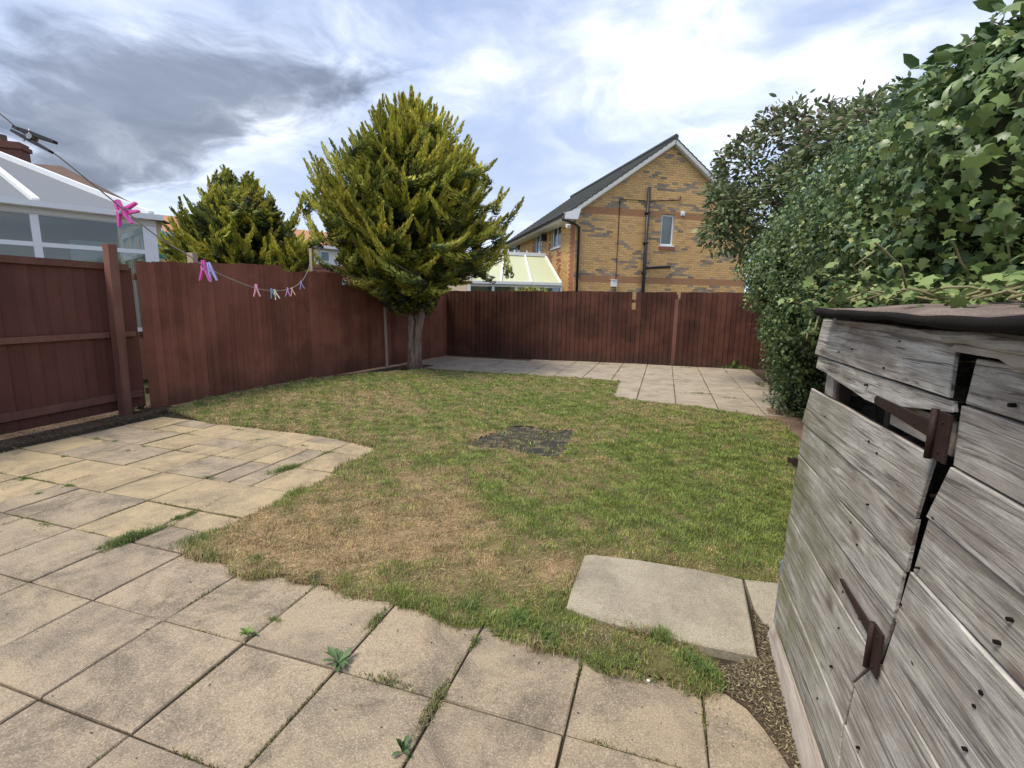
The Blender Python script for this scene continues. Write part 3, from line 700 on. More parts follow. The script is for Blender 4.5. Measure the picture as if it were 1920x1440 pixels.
face_board('board', rowpoly(1.295, 1.283, 2.26, 2.24, .757, .886), M_shed, door, .577, .009, .0018)
face_board('board', rowpoly(1.340, 1.300, 2.27, 2.26, .603, .753), M_shed, door, .581, .009, .0018)
face_board('board', rowpoly(1.45, 1.352, 2.28, 2.27, .452, .599), M_shed, door, .578, .009, .0018)
face_board('board', rowpoly(1.47, 1.45, 2.29, 2.28, .303, .448), M_shed, door, .581, .009, .0018)
face_board('board', rowpoly(1.455, 1.47, 2.30, 2.29, .155, .299), M_shed, door, .577, .009, .0018)
face_board('board', rowpoly(1.46, 1.455, 2.31, 2.30, .01, .151), M_shed, door, .580, .009, .0018)
for (a, b, c, d, zb, zt, uu) in ((1.176, 1.166, 0, 0, 1.316, 1.408, .586), (1.172, 1.180, 0, 0, 1.187, 1.311, .582), (1.228, 1.174, 0, 0, 1.050, 1.183, .578), (1.250, 1.226, 0, 0, .909, 1.046, .582),
                               (1.280, 1.252, 0, 0, .760, .905, .577), (1.316, 1.283, 0, 0, .606, .756, .581), (1.44, 1.335, 0, 0, .455, .602, .578), (1.458, 1.442, 0, 0, .306, .451, .582), (1.445, 1.46, 0, 0, .158, .302, .578), (1.45, 1.445, 0, 0, .01, .154, .581)):
    face_board('board', wav(NEAR, a, zb)+wav(b, NEAR, zt), M_shed, shed, uu)
# crumbling trim under the felt
tr_ = [(NEAR, 1.436), (.4, 1.433), (.8, 1.428), (1.05, 1.431), (1.15, 1.436), (1.232, 1.434), (1.238, 1.447), (1.225, 1.457), (1.1, 1.462), (.8, 1.459), (.3, 1.462), (NEAR, 1.462)]
face_board('head_trim', tr_, M_shed, shed, .552, .03, .006)
face_board('head_trim', [(NEAR, 1.405), (.5, 1.408), (.95, 1.41), (1.02, 1.404), (1.06, 1.418), (1.18, 1.422), (1.215, 1.425), (1.2, 1.434), (NEAR, 1.434)], M_shedpale, shed, .562, .025, .004)
bb_ = MB(); bb_.box((.603, NEAR, .0), (.611, 1.16, 1.40)); bb_.box((.603, 1.30, .0), (.611, 2.1, .60)); bb_.box((.603, 1.33, .62), (.611, 2.1, 1.175)); bb_.build('dark_backing', M_inner, shed, -SO)  # dark backing added behind the boards to blacken their gaps
# framing seen through the gap
for (v_, w_) in ((2.07, .07), (1.985, .025), (1.575, .03), (1.21, .02)):
    face_board('stud', [(v_-w_/2, .02), (v_+w_/2, .02), (v_+w_/2, 1.44), (v_-w_/2, 1.44)], M_shedpale if w_ > .05 else M_inner, shed, .612 if w_ > .021 else .66, .04)
# nail heads and holes
for (px, py, rr_) in ((1575, 660, .004), (1660, 690, .004), (1625, 722, .005), (1550, 781, .004), (1633, 828, .005), (1648, 850, .005), (1752, 930, .006), (1722, 1065, .004), (1872, 1205, .006), (1845, 1300, .006), (1832, 1325, .005), (1560, 1250, .006),
                      (1575, 1178, .004), (1812, 1405, .005), (1896, 1162, .005), (1610, 1022, .004), (1598, 980, .004), (1629, 946, .004), (1693, 1134, .005), (1900, 760, .006), (1690, 640, .003), (1600, 655, .003), (1535, 1310, .005), (1610, 1402, .005)):
    q_ = on_plane(px, py, (.58, 0, 0), Vector((1, 0, 0))); b2 = MB(); n8 = 7
    ring = [(math.cos(k*.8976)*rr_*.85, math.sin(k*.8976)*rr_*random.uniform(.55, .75)) for k in range(n8)]
    b2.prism(ring, lambda x, y, t: (.5738 if t == 0 else .5825, q_.y+x, q_.z+y)); b2.build('nail_head', M_hole, shed, -SO)
# walls
bw = MB(); bw.box((1.55, NEAR, 0), (1.58, 2.12, 1.50)); bw.build('back_wall', M_inner, shed, -SO)
bw = MB(); bw.box((.64, NEAR-.02, 0), (1.55, NEAR, 1.46)); bw.build('side_wall', M_shed, shed, -SO)
for k in range(10):
    b_ = MB(); b_.box((.612, 2.10+.004*(k % 2), .01+k*.146), (1.55, 2.122+.004*(k % 2), .152+k*.146)); b_.build('board', M_shed, shed, -SO)
for k in range(6):  # ends of the face covering the far corner
    pass
bw = MB(); bw.box((.604, NEAR, 1.466), (1.6, 2.125, 1.474)); bw.build('light_stop', M_inner, shed, -SO)  # added sheet that stops light leaking in past the short roof
bw = MB(); bw.box((.66, NEAR, -.02), (1.55, 2.1, .0)); bw.build('floor', M_inner, shed, -SO)
# roof: felt sheet with rolled sagging edge
rv = []; nV, nU = 60, 12
for i in range(nV+1):
    v_ = NEAR + (2.00-NEAR)*i/nV; sag = .010*math.sin(v_*4.1)+.006*math.sin(v_*9.7)
    for j in range(nU+1):
        u_ = .530 + (1.66-.530)*j/nU
        rv.append((u_+.01*math.sin(v_*5)*(j == 0), v_, 1.492+sag*.35*(1-.6*j/nU)+(u_-.53)*.075+.004*math.sin(u_*23+v_*17)))
fs = [(i*(nU+1)+j, (i+1)*(nU+1)+j, (i+1)*(nU+1)+j+1, i*(nU+1)+j+1) for i in range(nV) for j in range(nU)]
ro = add('roof_felt', mesh(rv, [f[::-1] for f in fs], True), M_felttop, shed, -SO)
so_ = ro.modifiers.new('t', 'SOLIDIFY'); so_.thickness = .014
b_ = MB(); pts = []; rr_ = []
for i in range(nV+1):
    v_ = NEAR + (2.00-NEAR)*i/nV; sag = .010*math.sin(v_*4.1)+.006*math.sin(v_*9.7)
    pts.append((.530+.006*math.sin(v_*5)+.003*math.sin(v_*31), v_, 1.482+sag*.35+.0012*math.sin(v_*23))); rr_.append(.0125+.002*math.sin(v_*7+1)+.0008*math.sin(v_*29))
b_.tube(pts, rr_, 10); b_.build('roof_edge', M_felt, shed, -SO, smooth=True)
# far end felt edge turning the corner
b_ = MB(); b_.tube([(.535, 2.00, 1.478), (.8, 2.005, 1.492), (1.2, 2.01, 1.522), (1.62, 2.01, 1.555)], .014, 8); b_.build('roof_edge', M_felt, shed, -SO, smooth=True)
# hinges
def hinge(tipv, tipz, kv, kz0, kz1, pz0, pz1, near, tw_=.006):
    h_ = empty('hinge', (0, 0, 0), 0, shed)
    face_board('strap', [(kv+.01, kz0), (tipv, tipz-tw_), (tipv+.008, tipz), (tipv, tipz+tw_), (kv+.01, kz1)], M_rust, h_, .571, .005, .001)
    face_board('plate', [(near, pz0), (kv+.005, pz0), (kv+.005, pz1), (near, pz1)], M_rust, h_, .566, .006, .001)
    b2 = MB(); b2.tube([(.562, kv+.004, pz0-.003), (.562, kv+.004, pz1+.003)], .0075, 8); b2.build('knuckle', M_rust, h_, -SO, smooth=True)
    for ch in h_.children:
        pass
    for (vv, zz) in ((kv+.09, (kz0+kz1)/2), (kv+.22, (kz0+kz1)/2), ((near+kv)/2, pz0+.02), ((near+kv)/2, pz1-.02)):
        b2 = MB(); b2.tube([(.5635, vv, zz), (.5665, vv, zz)], .004, 6); b2.build('screw_head', M_rust, h_, -SO)
hinge(1.553, 1.252, 1.222, 1.222, 1.260, 1.187, 1.290, 1.176, .012)
hinge(1.611, .672, 1.345, .640, .678, .580, .702, 1.302)
# pale plank leaning at the foot
pk = MB()
pk.poly([(.500, 1.05, .0), (.545, 1.05, .105), (.565, 1.05, .10), (.53, 1.05, .0), (.545, 2.27, .0), (.566, 2.27, .075), (.573, 2.27, .07), (.562, 2.27, .0)],
        [(0, 1, 2, 3), (7, 6, 5, 4), (0, 4, 5, 1), (1, 5, 6, 2), (2, 6, 7, 3), (3, 7, 4, 0)])
pk.build('kickboard', M_shedpale, shed, -SO)
# catch on the far door edge
cat_p = at(1486, 872, 0)
b_ = MB(); b_.box((.563, 2.225, .835), (.575, 2.25, .870)); b_.bar((.566, 2.24, .852), (.548, 2.262, .853), .010, .022); b_.build('latch', M_rust, shed, -SO)
b_ = MB(); b_.tube([(.60, 2.33, .0), (.60, 2.33, .35)], .016, 10); 
tag(b_.build('pipe_stub', plain('blue_grey_plastic', (.16, .20, .28), .5, .4)), 'short blue grey pipe standing behind the far bottom corner of the shed', 'pipe')

# ------------------------------------------------------------------ conifers
frond_v = np.array([(0, 0, 0), (.35, .16, .02), (.35, -.16, .02), (.7, .12, .05), (.7, -.12, .05), (1.0, 0, .02)]); frond_f = np.array([(0, 2, 1), (1, 2, 4), (1, 4, 3), (3, 4, 5)])
def conifer(name, base, leaders, prof, n_pl, per, label, group, seed, fr_len=.085, pl_len=(.60, 1.25), low_trunk=None, shift=0):
    rg = np.random.default_rng(seed); root = tag(empty(name, base), label, 'tree', group)
    zs = np.array([p[0] for p in prof]); rs = np.array([p[1] for p in prof]); cxs = np.array([p[2] for p in prof])
    zt, zb = zs.max(), zs.min()
    rz, cumu = np.linspace(zb, zt, 60), None
    wgt = np.interp(rz, zs[::-1], rs[::-1])+.35; cumu = np.cumsum(wgt)/wgt.sum()
    Pp, Dd, Tn, Sc, Up = [], [], [], [], []
    tw = MB()
    for k in range(n_pl):
        z = float(np.interp(rg.random(), cumu, rz)); az = rg.uniform(0, 2*math.pi)
        lump = 1+.15*math.sin(3*az+z*2.6+seed)+.12*math.sin(7*az-z*5.3)+(.12 if rg.random() < .08 else 0)
        rad = float(np.interp(z, zs[::-1], rs[::-1]))*lump; cx = float(np.interp(z, zs[::-1], cxs[::-1]))
        depth = rg.random(); rr0 = rad*(.99-.45*depth**1.8)
        tipp = np.array([cx+rr0*math.cos(az), rr0*math.sin(az), z+.05])
        rise = .12+1.0*max(0, (z-zb)/(zt-zb))**1.2+rg.uniform(-.3, .4)
        if z < zb+.22*(zt-zb): rise -= .35
        azj = az+rg.normal(0, .65)
        d = np.array([math.cos(azj), math.sin(azj), rise]); d /= np.linalg.norm(d)
        L = rg.uniform(*pl_len)*(.65+.35*min(1, rad/1.2)); start = tipp-d*L
        sag = np.array([0, 0, -.30*L])
        m_ = int(per*L/.6*rg.uniform(.8, 1.2)); tt = rg.random(m_)**.85
        ctr = start+np.outer(tt, d*L)+np.outer(4*tt*(1-tt), sag*.5)
        tan = d+np.outer(1-2*tt, sag/L*2); tan /= np.linalg.norm(tan, axis=1)[:, None]
        pr = .108*(np.sin(np.pi*np.clip(tt*.80+.18, 0, 1))**.9)*rg.uniform(.8, 1.25)
        rnd = rg.normal(size=(m_, 3)); rnd -= tan*np.sum(rnd*tan, 1)[:, None]; rnd /= np.linalg.norm(rnd, axis=1)[:, None]
        rpos = rg.random(m_)**.5
        Pp.append(ctr+rnd*(pr*rpos*.75)[:, None]); dd = tan*.95+rnd*(.85-.5*tt)[:, None]+np.array([0, 0, .22]); Dd.append(dd/np.linalg.norm(dd, axis=1)[:, None])
        # tips of this year's growth are golden, older growth green
        gold = np.clip((tt-.22)*1.6+(rpos-.38)*.8+rnd[:, 2]*.22+rg.normal(0, .15, m_), 0, 1)*rg.uniform(.5, 1.05)
        old = np.array([.034, .056, .016])*rg.uniform(.7, 1.3); mid = np.array([.20, .24, .038]); gl = np.array([.86, .74, .11])*rg.uniform(.75, 1.15)
        c = np.where(gold[:, None] < .5, old+(mid-old)*gold[:, None]*2, mid+(gl-mid)*(gold[:, None]-.5)*2)*rg.uniform(.7, 1.25, (m_, 1))
        br = rg.random(m_) < .05; c[br] = np.array([.16, .085, .04])
        Tn.append(c); Sc.append(rg.uniform(.7, 1.3, m_)*fr_len*(1-.25*tt)); Up.append(rnd)
        if k % 3 == 0: tw.tube([(cx*.8, 0, max(zb-.25, z-rad*.65)), tuple(start*.6+np.array([cx*.4, 0, .4*(z-rad*.35)])), tuple(start), tuple(start+d*L*.6)], [.022, .016, .010, .004], 4, False)
    # older green foliage filling the inside
    m_ = n_pl*24; zi = np.minimum(np.interp(rg.random(m_), cumu, rz), zt-.7-rg.random(m_)*.8); ai = rg.uniform(0, 2*np.pi, m_); ri = np.interp(zi, zs[::-1], rs[::-1])*rg.uniform(.15, .60, m_)*np.clip((zt-zi)/1.2, 0, 1)
    Pp.append(np.stack([np.interp(zi, zs[::-1], cxs[::-1])+ri*np.cos(ai), ri*np.sin(ai), zi], 1)); d_i = np.stack([np.cos(ai), np.sin(ai), rg.uniform(-.3, .9, m_)], 1)+rg.normal(0, .3, (m_, 3)); Dd.append(nrm(d_i))
    Tn.append(np.array([.060, .080, .026])*rg.uniform(.6, 1.3, (m_, 1))); Sc.append(rg.uniform(.10, .2, m_)); Up.append(rnd_unit(m_))
    Pp, Dd, Tn, Sc, Up = (np.concatenate(a) for a in (Pp, Dd, Tn, Sc, Up))
    y_ = nrm(np.cross(Dd, Up)); z_ = np.cross(Dd, y_)
    o = add('crown', scatter_mesh(frond_v, frond_f, Pp, Dd, y_, z_, Sc, np.clip(Tn, .005, .6)), M_needle, root)
    tw.build('branches', M_twig, root, smooth=True)
    return root
tb_ = gnd(776, 692); TD = 10.85
def zrow(y, depth, px=765): return at(px, y, depth).z
prof = [(zrow(y, TD), r_, c_) for y, r_, c_ in ((186, .22, .12), (212, .62, .06), (240, 1.02, .02), (270, 1.30, .0), (300, 1.52, .0), (330, 1.76, .0), (380, 1.98, .0), (430, 1.98, .0), (480, 1.70, .0), (520, 1.32, .0), (550, .85, .02), (574, .45, .05))]
big = conifer('conifer_tree', (tb_.x, tb_.y, 0), None, prof, 800, 230, 'tall golden green conifer with a divided trunk growing at the corner of the lawn', None, 5)
b_ = MB()
for pts, rr_ in ((((0, 0, -.05), (-.03, 0, .25), (-.06, .02, .7), (-.02, 0, 1.2), (.0, .0, 2.4), (-.1, 0, 4.4)), (.16, .12, .10, .10, .08, .02)),
               (((.05, .02, -.05), (.07, .02, .3), (.12, .0, .8), (.20, .0, 1.3), (.3, .0, 2.4), (.35, 0, 4.6)), (.15, .105, .085, .085, .07, .02)),
               (((0, 0, 1.05), (.35, -.1, 1.45), (.8, -.2, 1.8), (1.2, -.3, 2.2)), (.055, .045, .035, .02)), (((0, 0, 1.1), (-.4, -.15, 1.35), (-.9, -.2, 1.65), (-1.3, -.2, 2.1)), (.05, .04, .03, .02)),
               (((.1, 0, 1.0), (.3, .35, 1.4), (.5, .8, 2.0)), (.05, .04, .02))):
    b_.tube(pts, list(rr_), 12)
b_.build('trunk', M_bark, big, smooth=True)
TD2 = 12.3; p2 = at(452, 500, TD2)
prof2 = [(zrow(y, TD2, 450), r_, c_) for y, r_, c_ in ((312, .05, -.30), (335, .24, -.30), (352, .38, -.29), (378, .80, -.14), (402, 1.30, 0), (425, 1.62, .05), (460, 1.80, .05), (500, 1.75, 0), (540, 1.5, 0), (590, 1.1, 0))]
sm2 = conifer('conifer_tree', (p2.x, p2.y, 0), None, prof2, 560, 190, 'shorter golden conifer with two tops growing behind the left fence', None, 9, .090)
prof3 = [(zrow(y, TD2-.5, 505), r_, c_) for y, r_, c_ in ((325, .05, .72), (345, .26, .72), (375, .50, .74), (420, .72, .75))]
# second top belongs to the same tree: more plumes, joined as a second crown part
tmp = conifer('crown_top', (0, 0, 0), None, prof3, 130, 190, 'x', None, 12, .085)
for ch in list(tmp.children):
    ch.parent = sm2; ch.location = (0, -.25, 0)
bpy.data.objects.remove(tmp)
b_ = MB(); b_.tube([(0, 0, -.05), (0, 0, 1.5), (-.15, 0, 3.4), (-.25, 0, 4.5)], [.15, .12, .07, .02], 10); b_.build('trunk', M_bark, sm2, smooth=True)

# ------------------------------------------------------------------ hedge, ivy and bushes on the right
ivy_v = np.array([(0, 0, 0), (.12, .34, -.03), (.38, .26, .05), (.50, .50, -.06), (.66, .20, .04), (1.0, 0, -.10), (.66, -.20, .04), (.50, -.50, -.06), (.38, -.26, .05), (.12, -.34, -.03), (.45, 0, .07)])
ivy_f = np.array([(10, 0, 1), (10, 1, 2), (10, 2, 3), (10, 3, 4), (10, 4, 5), (10, 5, 6), (10, 6, 7), (10, 7, 8), (10, 8, 9), (10, 9, 0)])[:, ::-1]
oval_v = np.array([(0, 0, 0), (.28, .19, -.04), (.68, .17, -.05), (1.0, 0, -.16), (.68, -.17, -.05), (.28, -.19, -.04), (.5, 0, .05)])
oval_f = np.array([(6, 0, 1), (6, 1, 2), (6, 2, 3), (6, 3, 4), (6, 4, 5), (6, 5, 0)])[:, ::-1]
def lobe_points(lobes, dens, seed, lay=(.0, .16)):
    rg = np.random.default_rng(seed); P_, N_ = [], []
    C = [(np.array(at(px, py, d)), r) for px, py, d, r in lobes]
    for i, (c, r) in enumerate(C):
        n_ = int(4*math.pi*r*r*dens); v = rg.normal(size=(n_, 3)); v /= np.linalg.norm(v, axis=1)[:, None]
        bump = 1+.14*np.sin(v[:, 0]*7+i)*np.sin(v[:, 1]*6+2*i)+.11*np.sin(v[:, 2]*9+i*3)*np.sin(v[:, 0]*11)+.05*np.sin(v[:, 1]*23+i)
        bump += .10*np.sin(v[:, 0]*13+v[:, 1]*17+i)*np.sin(v[:, 2]*15-i)
        rr = r*bump-rg.uniform(*lay, n_)**1.0*rg.random(n_)
        rr += np.where(rg.random(n_) < .06, rg.uniform(.02, .11, n_), 0)
        p = c+v*rr[:, None]; ok = np.ones(n_, bool)
        for j, (c2, r2) in enumerate(C):
            if j != i: ok &= np.linalg.norm(p-c2, axis=1) > r2*.80
        ok &= p[:, 2] > .02
        P_.append(p[ok]); N_.append(v[ok])
    return np.concatenate(P_), np.concatenate(N_), C
def leaf_axes(P_, N_, rg, tilt=.6, up_=.25):
    n_ = nrm(N_+rg.normal(0, tilt, P_.shape)+np.array([0, 0, up_])); dwn = np.tile(np.array([0, 0, -1.0]), (len(P_), 1))+rg.normal(0, .6, P_.shape)+N_*.4
    x = nrm(dwn-n_*np.sum(dwn*n_, 1)[:, None]); return x, np.cross(n_, x), n_
def greens(n_, rg, dark, light, k=1.6, extra=None, pe=0.0):
    t_ = rg.random(n_)[:, None]**k; c = np.array(dark)+(np.array(light)-np.array(dark))*t_
    c = c*rg.uniform(.8, 1.2, (n_, 1))
    if extra is not None: m_ = rg.random(n_) < pe; c[m_] = np.array(extra)*rg.uniform(.6, 1.3, (m_.sum(), 1))
    return np.clip(c, .004, .7)
def core(root, C, f=.80, nm='dark_core'):  # closed dark blobs inside the lobes, no modelled twigs
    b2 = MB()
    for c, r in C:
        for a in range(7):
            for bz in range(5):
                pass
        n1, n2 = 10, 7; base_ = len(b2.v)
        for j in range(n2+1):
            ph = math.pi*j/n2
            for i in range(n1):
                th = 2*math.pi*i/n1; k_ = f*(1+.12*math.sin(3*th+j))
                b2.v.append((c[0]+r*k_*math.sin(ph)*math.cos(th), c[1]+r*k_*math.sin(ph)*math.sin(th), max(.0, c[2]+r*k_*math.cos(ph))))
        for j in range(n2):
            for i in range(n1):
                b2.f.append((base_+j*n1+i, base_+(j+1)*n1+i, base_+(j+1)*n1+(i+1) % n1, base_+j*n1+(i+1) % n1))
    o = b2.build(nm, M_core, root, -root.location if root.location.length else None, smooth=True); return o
M_core = plain('painted_core_shade', (.030, .036, .018), .95, .05, .4, 20, .5)  # dark colour stands in for the shade deep inside the hedge
rg = np.random.default_rng(3)
hedge_lobes = [(2010, 300, 1.95, .55), (1905, 400, 2.2, .50), (2060, 470, 2.0, .5), (1800, 355, 2.9, .60), (1850, 480, 2.7, .5), (1700, 400, 3.7, .62), (1740, 500, 3.4, .55),
               (1625, 400, 4.6, .66), (1640, 505, 4.4, .62), (1555, 465, 5.6, .70), (1700, 320, 4.4, .5), (1780, 270, 3.6, .42), (1560, 560, 5.4, .6),
               (1500, 515, 6.9, .72), (1480, 532, 8.4, .60), (1450, 522, 9.5, .50), (1512, 610, 7.2, .60), (1492, 615, 8.2, .52), (1516, 690, 7.15, .52), (1540, 640, 6.3, .66), (1540, 730, 6.6, .60), (1503, 668, 7.7, .46)]
hp, hn, HC = lobe_points(hedge_lobes, 1650, 21, (.0, .32))
hb = at(1500, 765, 7.0); hroot = tag(empty('ivy_hedge', (hb.x, hb.y, 0)), 'dense dark green ivy hedge rising behind the shed and over the right fence', 'hedge')
HO = -Vector(hroot.location)
dist = np.linalg.norm(hp-np.array(CAM), axis=1)
sel = rg.random(len(hp)) < np.clip(1.15-.03*dist, .6, 1); hp, hn, dist = hp[sel], hn[sel], dist[sel]
# keep leaves out of the shed
ok = ~((hp[:, 0] < 1.60) & (hp[:, 1] < 2.2) & (hp[:, 2] < 1.60)); hp, hn, dist = hp[ok], hn[ok], dist[ok]
n = len(hp); x_, y_, z_ = leaf_axes(hp, hn, rg, 1.0, .15)
size = rg.uniform(.022, .062, n)*np.where(rg.random(n) < .25, .7, 1.0)*np.clip(.80+.25*(2.6-dist)+.35, .9, 1.25)
tone = greens(n, rg, (.052, .098, .042), (.190, .270, .100), 1.15, (.33, .38, .13), .14)
near_i = np.argsort(dist)
# the nearest leaves in view as single leaves
def inview(p):
    q_ = p-np.array(CAM); zc = q_@np.array(fwd); return (zc > .3) & (q_@np.array(right)/zc*FPX < 960) & (np.abs(q_@np.array(down)/zc*FPX) < 720)
face_cam = np.sum(z_*(np.array(CAM)-hp), 1) > 0
singles = [i for i in near_i if inview(hp[i:i+1])[0] and face_cam[i]][:300]
mask = np.ones(n, bool); mask[singles] = False
add('foliage', scatter_mesh(ivy_v, ivy_f, hp[mask]+np.array(HO), x_[mask], y_[mask], z_[mask], size[mask], tone[mask]), M_leaf, hroot)['kind'] = 'stuff'
leaf_meshes = []
for k in range(6):
    tcol = greens(1, rg, (.045, .085, .034), (.20, .28, .09), 1.2)
    jit = ivy_v.copy(); jit[:, 1] *= rg.uniform(.85, 1.15); jit[3, 0] += rg.uniform(-.06, .06); jit[7, 0] += rg.uniform(-.06, .06)
    me = np_mesh(jit, ivy_f, np.repeat(tcol, 11, axis=0)); me.materials.append(M_leaf); leaf_meshes.append(me)
for i in singles:
    o = bpy.data.objects.new('leaf', leaf_meshes[i % 6]); col.objects.link(o); o.parent = hroot
    mm = Matrix.Identity(4)
    for r3 in range(3): mm[r3][0], mm[r3][1], mm[r3][2], mm[r3][3] = x_[i][r3]*size[i], y_[i][r3]*size[i], z_[i][r3]*size[i], hp[i][r3]+HO[r3]
    o.matrix_local = mm
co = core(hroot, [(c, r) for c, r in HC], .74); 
b_ = MB()
for k in range(46):
    c, r = HC[rg.integers(len(HC))]; v = rnd_unit(1)[0]; v[2] = abs(v[2])*.7+.1
    s0 = Vector(c+v*r*.6); s1 = Vector(c+v*r*1.0)+Vector((0, 0, .05)); s2 = Vector(c+v*r*1.12)+Vector((rg.normal(0, .05), rg.normal(0, .05), .10))
    if s0.x < 1.6 and s0.y < 2.2 and s0.z < 1.6: continue
    b_.tube([s0, s1, s2], [.004, .0025, .001], 5)
b_.build('shoots', plain('green_shoots', (.16, .15, .06), .7, .3, .3), hroot, HO, smooth=True)['kind'] = 'stuff'

# ivy sprawling over the shed roof, lighter leaves
iv = tag(empty('trailing_ivy', (.75, 1.9, 1.5)), 'pale green trailing ivy sprawling over the felt roof and corner of the shed', 'ivy'); IO = -Vector(iv.location)
runs = []
for k in range(96):
    v0 = rg.uniform(-.3, 2.2); u0 = rg.uniform(1.0, 1.35)
    p = Vector((u0, v0, 1.60)); d = Vector((-1, rg.normal(0, .9), 0)).normalized(); pts = [p.copy()]
    L = rg.uniform(.25, .68)
    for s in range(int(L/.05)):
        d = (d+Vector((rg.normal(0, .18), rg.normal(0, .18), 0))).normalized(); p = p+d*.05
        p.z = 1.505+(p.x-.53)*.055+.03+.02*math.sin(s+k); pts.append(p.copy())
        if p.x < .66+.12*rg.random(): break
    runs.append(pts)
# strands hanging over the far corner
for (pxs) in ([(1585, 560), (1545, 575), (1520, 600), (1512, 635)], [(1570, 548), (1530, 560), (1500, 570), (1478, 562)], [(1600, 552), (1560, 560), (1535, 590), (1528, 618)], [(1600, 545), (1550, 540), (1515, 545), (1530, 530)],
              [(1640, 550), (1590, 540), (1560, 525), (1545, 520)], [(1660, 545), (1620, 530), (1600, 500), (1640, 470)], [(1700, 545), (1690, 500), (1650, 462), (1640, 455)], [(1840, 545), (1800, 490), (1790, 460), (1780, 450)], [(1900, 540), (1890, 460), (1880, 400), (1905, 385)]):
    runs.append([at(px, py, 2.25-.06*i if pxs[0][0] < 1690 else 1.75-.02*i) for i, (px, py) in enumerate(pxs)])
st = MB(); LPp, LNn = [], []
for pts in runs:
    st.tube(pts, [.004]*len(pts), 5)
    for a, b in zip(pts[:-1], pts[1:]):
        m_ = max(2, int((b-a).length/.021))
        for q_ in range(m_):
            p = a.lerp(b, rg.random()); LPp.append(np.array(p)+rg.normal(0, .02, 3)+np.array([0, 0, .012])); LNn.append((rg.normal(-.25, .4), rg.normal(-.2, .4), 1.0))
LPp, LNn = np.array(LPp), nrm(np.array(LNn)); n = len(LPp); x_, y_, z_ = leaf_axes(LPp, LNn, rg, .5, .2)
size = rg.uniform(.028, .062, n); tone = greens(n, rg, (.09, .17, .05), (.36, .42, .16), 1.1, (.42, .44, .20), .12)
face_cam = np.linalg.norm(LPp-np.array(CAM), axis=1); order = np.argsort(face_cam); singles = [i for i in order if inview(LPp[i:i+1])[0]][:280]; mask = np.ones(n, bool); mask[singles] = False
add('foliage', scatter_mesh(ivy_v, ivy_f, LPp[mask]+np.array(IO), x_[mask], y_[mask], z_[mask], size[mask], tone[mask]), M_leafm, iv)['kind'] = 'stuff'
lm2 = []
for k in range(6):
    me = np_mesh(ivy_v*np.array([1, rg.uniform(.85, 1.1), 1]), ivy_f, np.repeat(greens(1, rg, (.10, .18, .05), (.37, .42, .16), 1.0), 11, axis=0)); me.materials.append(M_leafm); lm2.append(me)
for i in singles:
    o = bpy.data.objects.new('leaf', lm2[i % 6]); col.objects.link(o); o.parent = iv; mm = Matrix.Identity(4)
    for r3 in range(3): mm[r3][0], mm[r3][1], mm[r3][2], mm[r3][3] = x_[i][r3]*size[i], y_[i][r3]*size[i], z_[i][r3]*size[i], LPp[i][r3]+IO[r3]
    o.matrix_local = mm
st.build('stem', plain('ivy_stem', (.22, .20, .10), .7, .3, .3), iv, IO, smooth=True)

# brown and green leaved tree leaning over the right fence
def leafy_tree(name, lobes, dens, seed, label, sz, tones, base, ov=oval_v, of=oval_f, mt=M_leafm, group=None):
    P_, N_, C = lobe_points(lobes, dens, seed, (.0, .55)); rg_ = np.random.default_rng(seed); n_ = len(P_)
    # leave holes where the sky shows
    hole = np.sin(P_[:, 0]*5.1+seed)*np.sin(P_[:, 2]*6.3)+np.sin(P_[:, 1]*4.7)*np.sin(P_[:, 0]*9.1+P_[:, 2]*3)
    ok_ = hole < .62; P_, N_ = P_[ok_], N_[ok_]; n_ = len(P_)
    root = tag(empty(name, (base.x, base.y, 0)), label, 'tree', group); off = -Vector(root.location)
    x, y, z = leaf_axes(P_, N_, rg_, .8, .3); x = nrm(x+N_*.7+np.array([0, 0, .5])); y = nrm(np.cross(z, x)); z = np.cross(x, y)
    add('crown', scatter_mesh(ov, of, P_+np.array(off), x, y, z, rg_.uniform(*sz, n_), tones(n_, rg_, P_)), mt, root)
    b2 = MB(); C0_ = Vector((0, 0, -.05)); hub = Vector((0, 0, 1.5)); b2.tube([C0_, Vector((.03, 0, .8)), hub], [.09, .075, .06], 8)
    for c, r in C:
        cc = Vector(c)+off; mid = hub.lerp(cc, .55)+Vector((0, 0, .15)); b2.tube([hub, mid, cc], [.04, .025, .009], 6)
        for q_ in range(16):
            v = rg_.normal(size=3); v /= np.linalg.norm(v); v[2] = v[2]*.6+.35
            e = cc+Vector(v)*r*.62; m1 = cc.lerp(e, .5)+Vector((0, 0, .06)); b2.tube([cc, m1, e], [.008, .005, .002], 4)
    b2.build('branches', M_twig, root, smooth=True); return root
def t_brown(n_, rg_, P_):
    c = greens(n_, rg_, (.085, .125, .055), (.27, .32, .15), 1.1); m_ = rg_.random(n_) < np.clip(.12+.16*(P_[:, 2]-3.6), .05, .38)
    c[m_] = np.array([.17, .14, .095])*rg_.uniform(.5, 1.5, (m_.sum(), 1)); return np.clip(c, .01, .5)
tbase = Vector((2.9, 10.4, 0))
leafy_tree('leafy_tree', [(1420, 330, 9.4, .72), (1500, 275, 9.0, .70), (1585, 270, 8.0, .62), (1372, 395, 9.0, .48), (1352, 440, 9.0, .36), (1440, 420, 9.2, .72), (1520, 360, 8.4, .66), (1460, 250, 9.2, .45), (1345, 375, 9.0, .30), (1395, 300, 9.3, .42), (1640, 240, 7.0, .42), (1690, 185, 6.0, .20)],
           380, 31, 'loose crowned tree with bronze and green leaves leaning over the right fence', (.085, .15), t_brown, tbase)
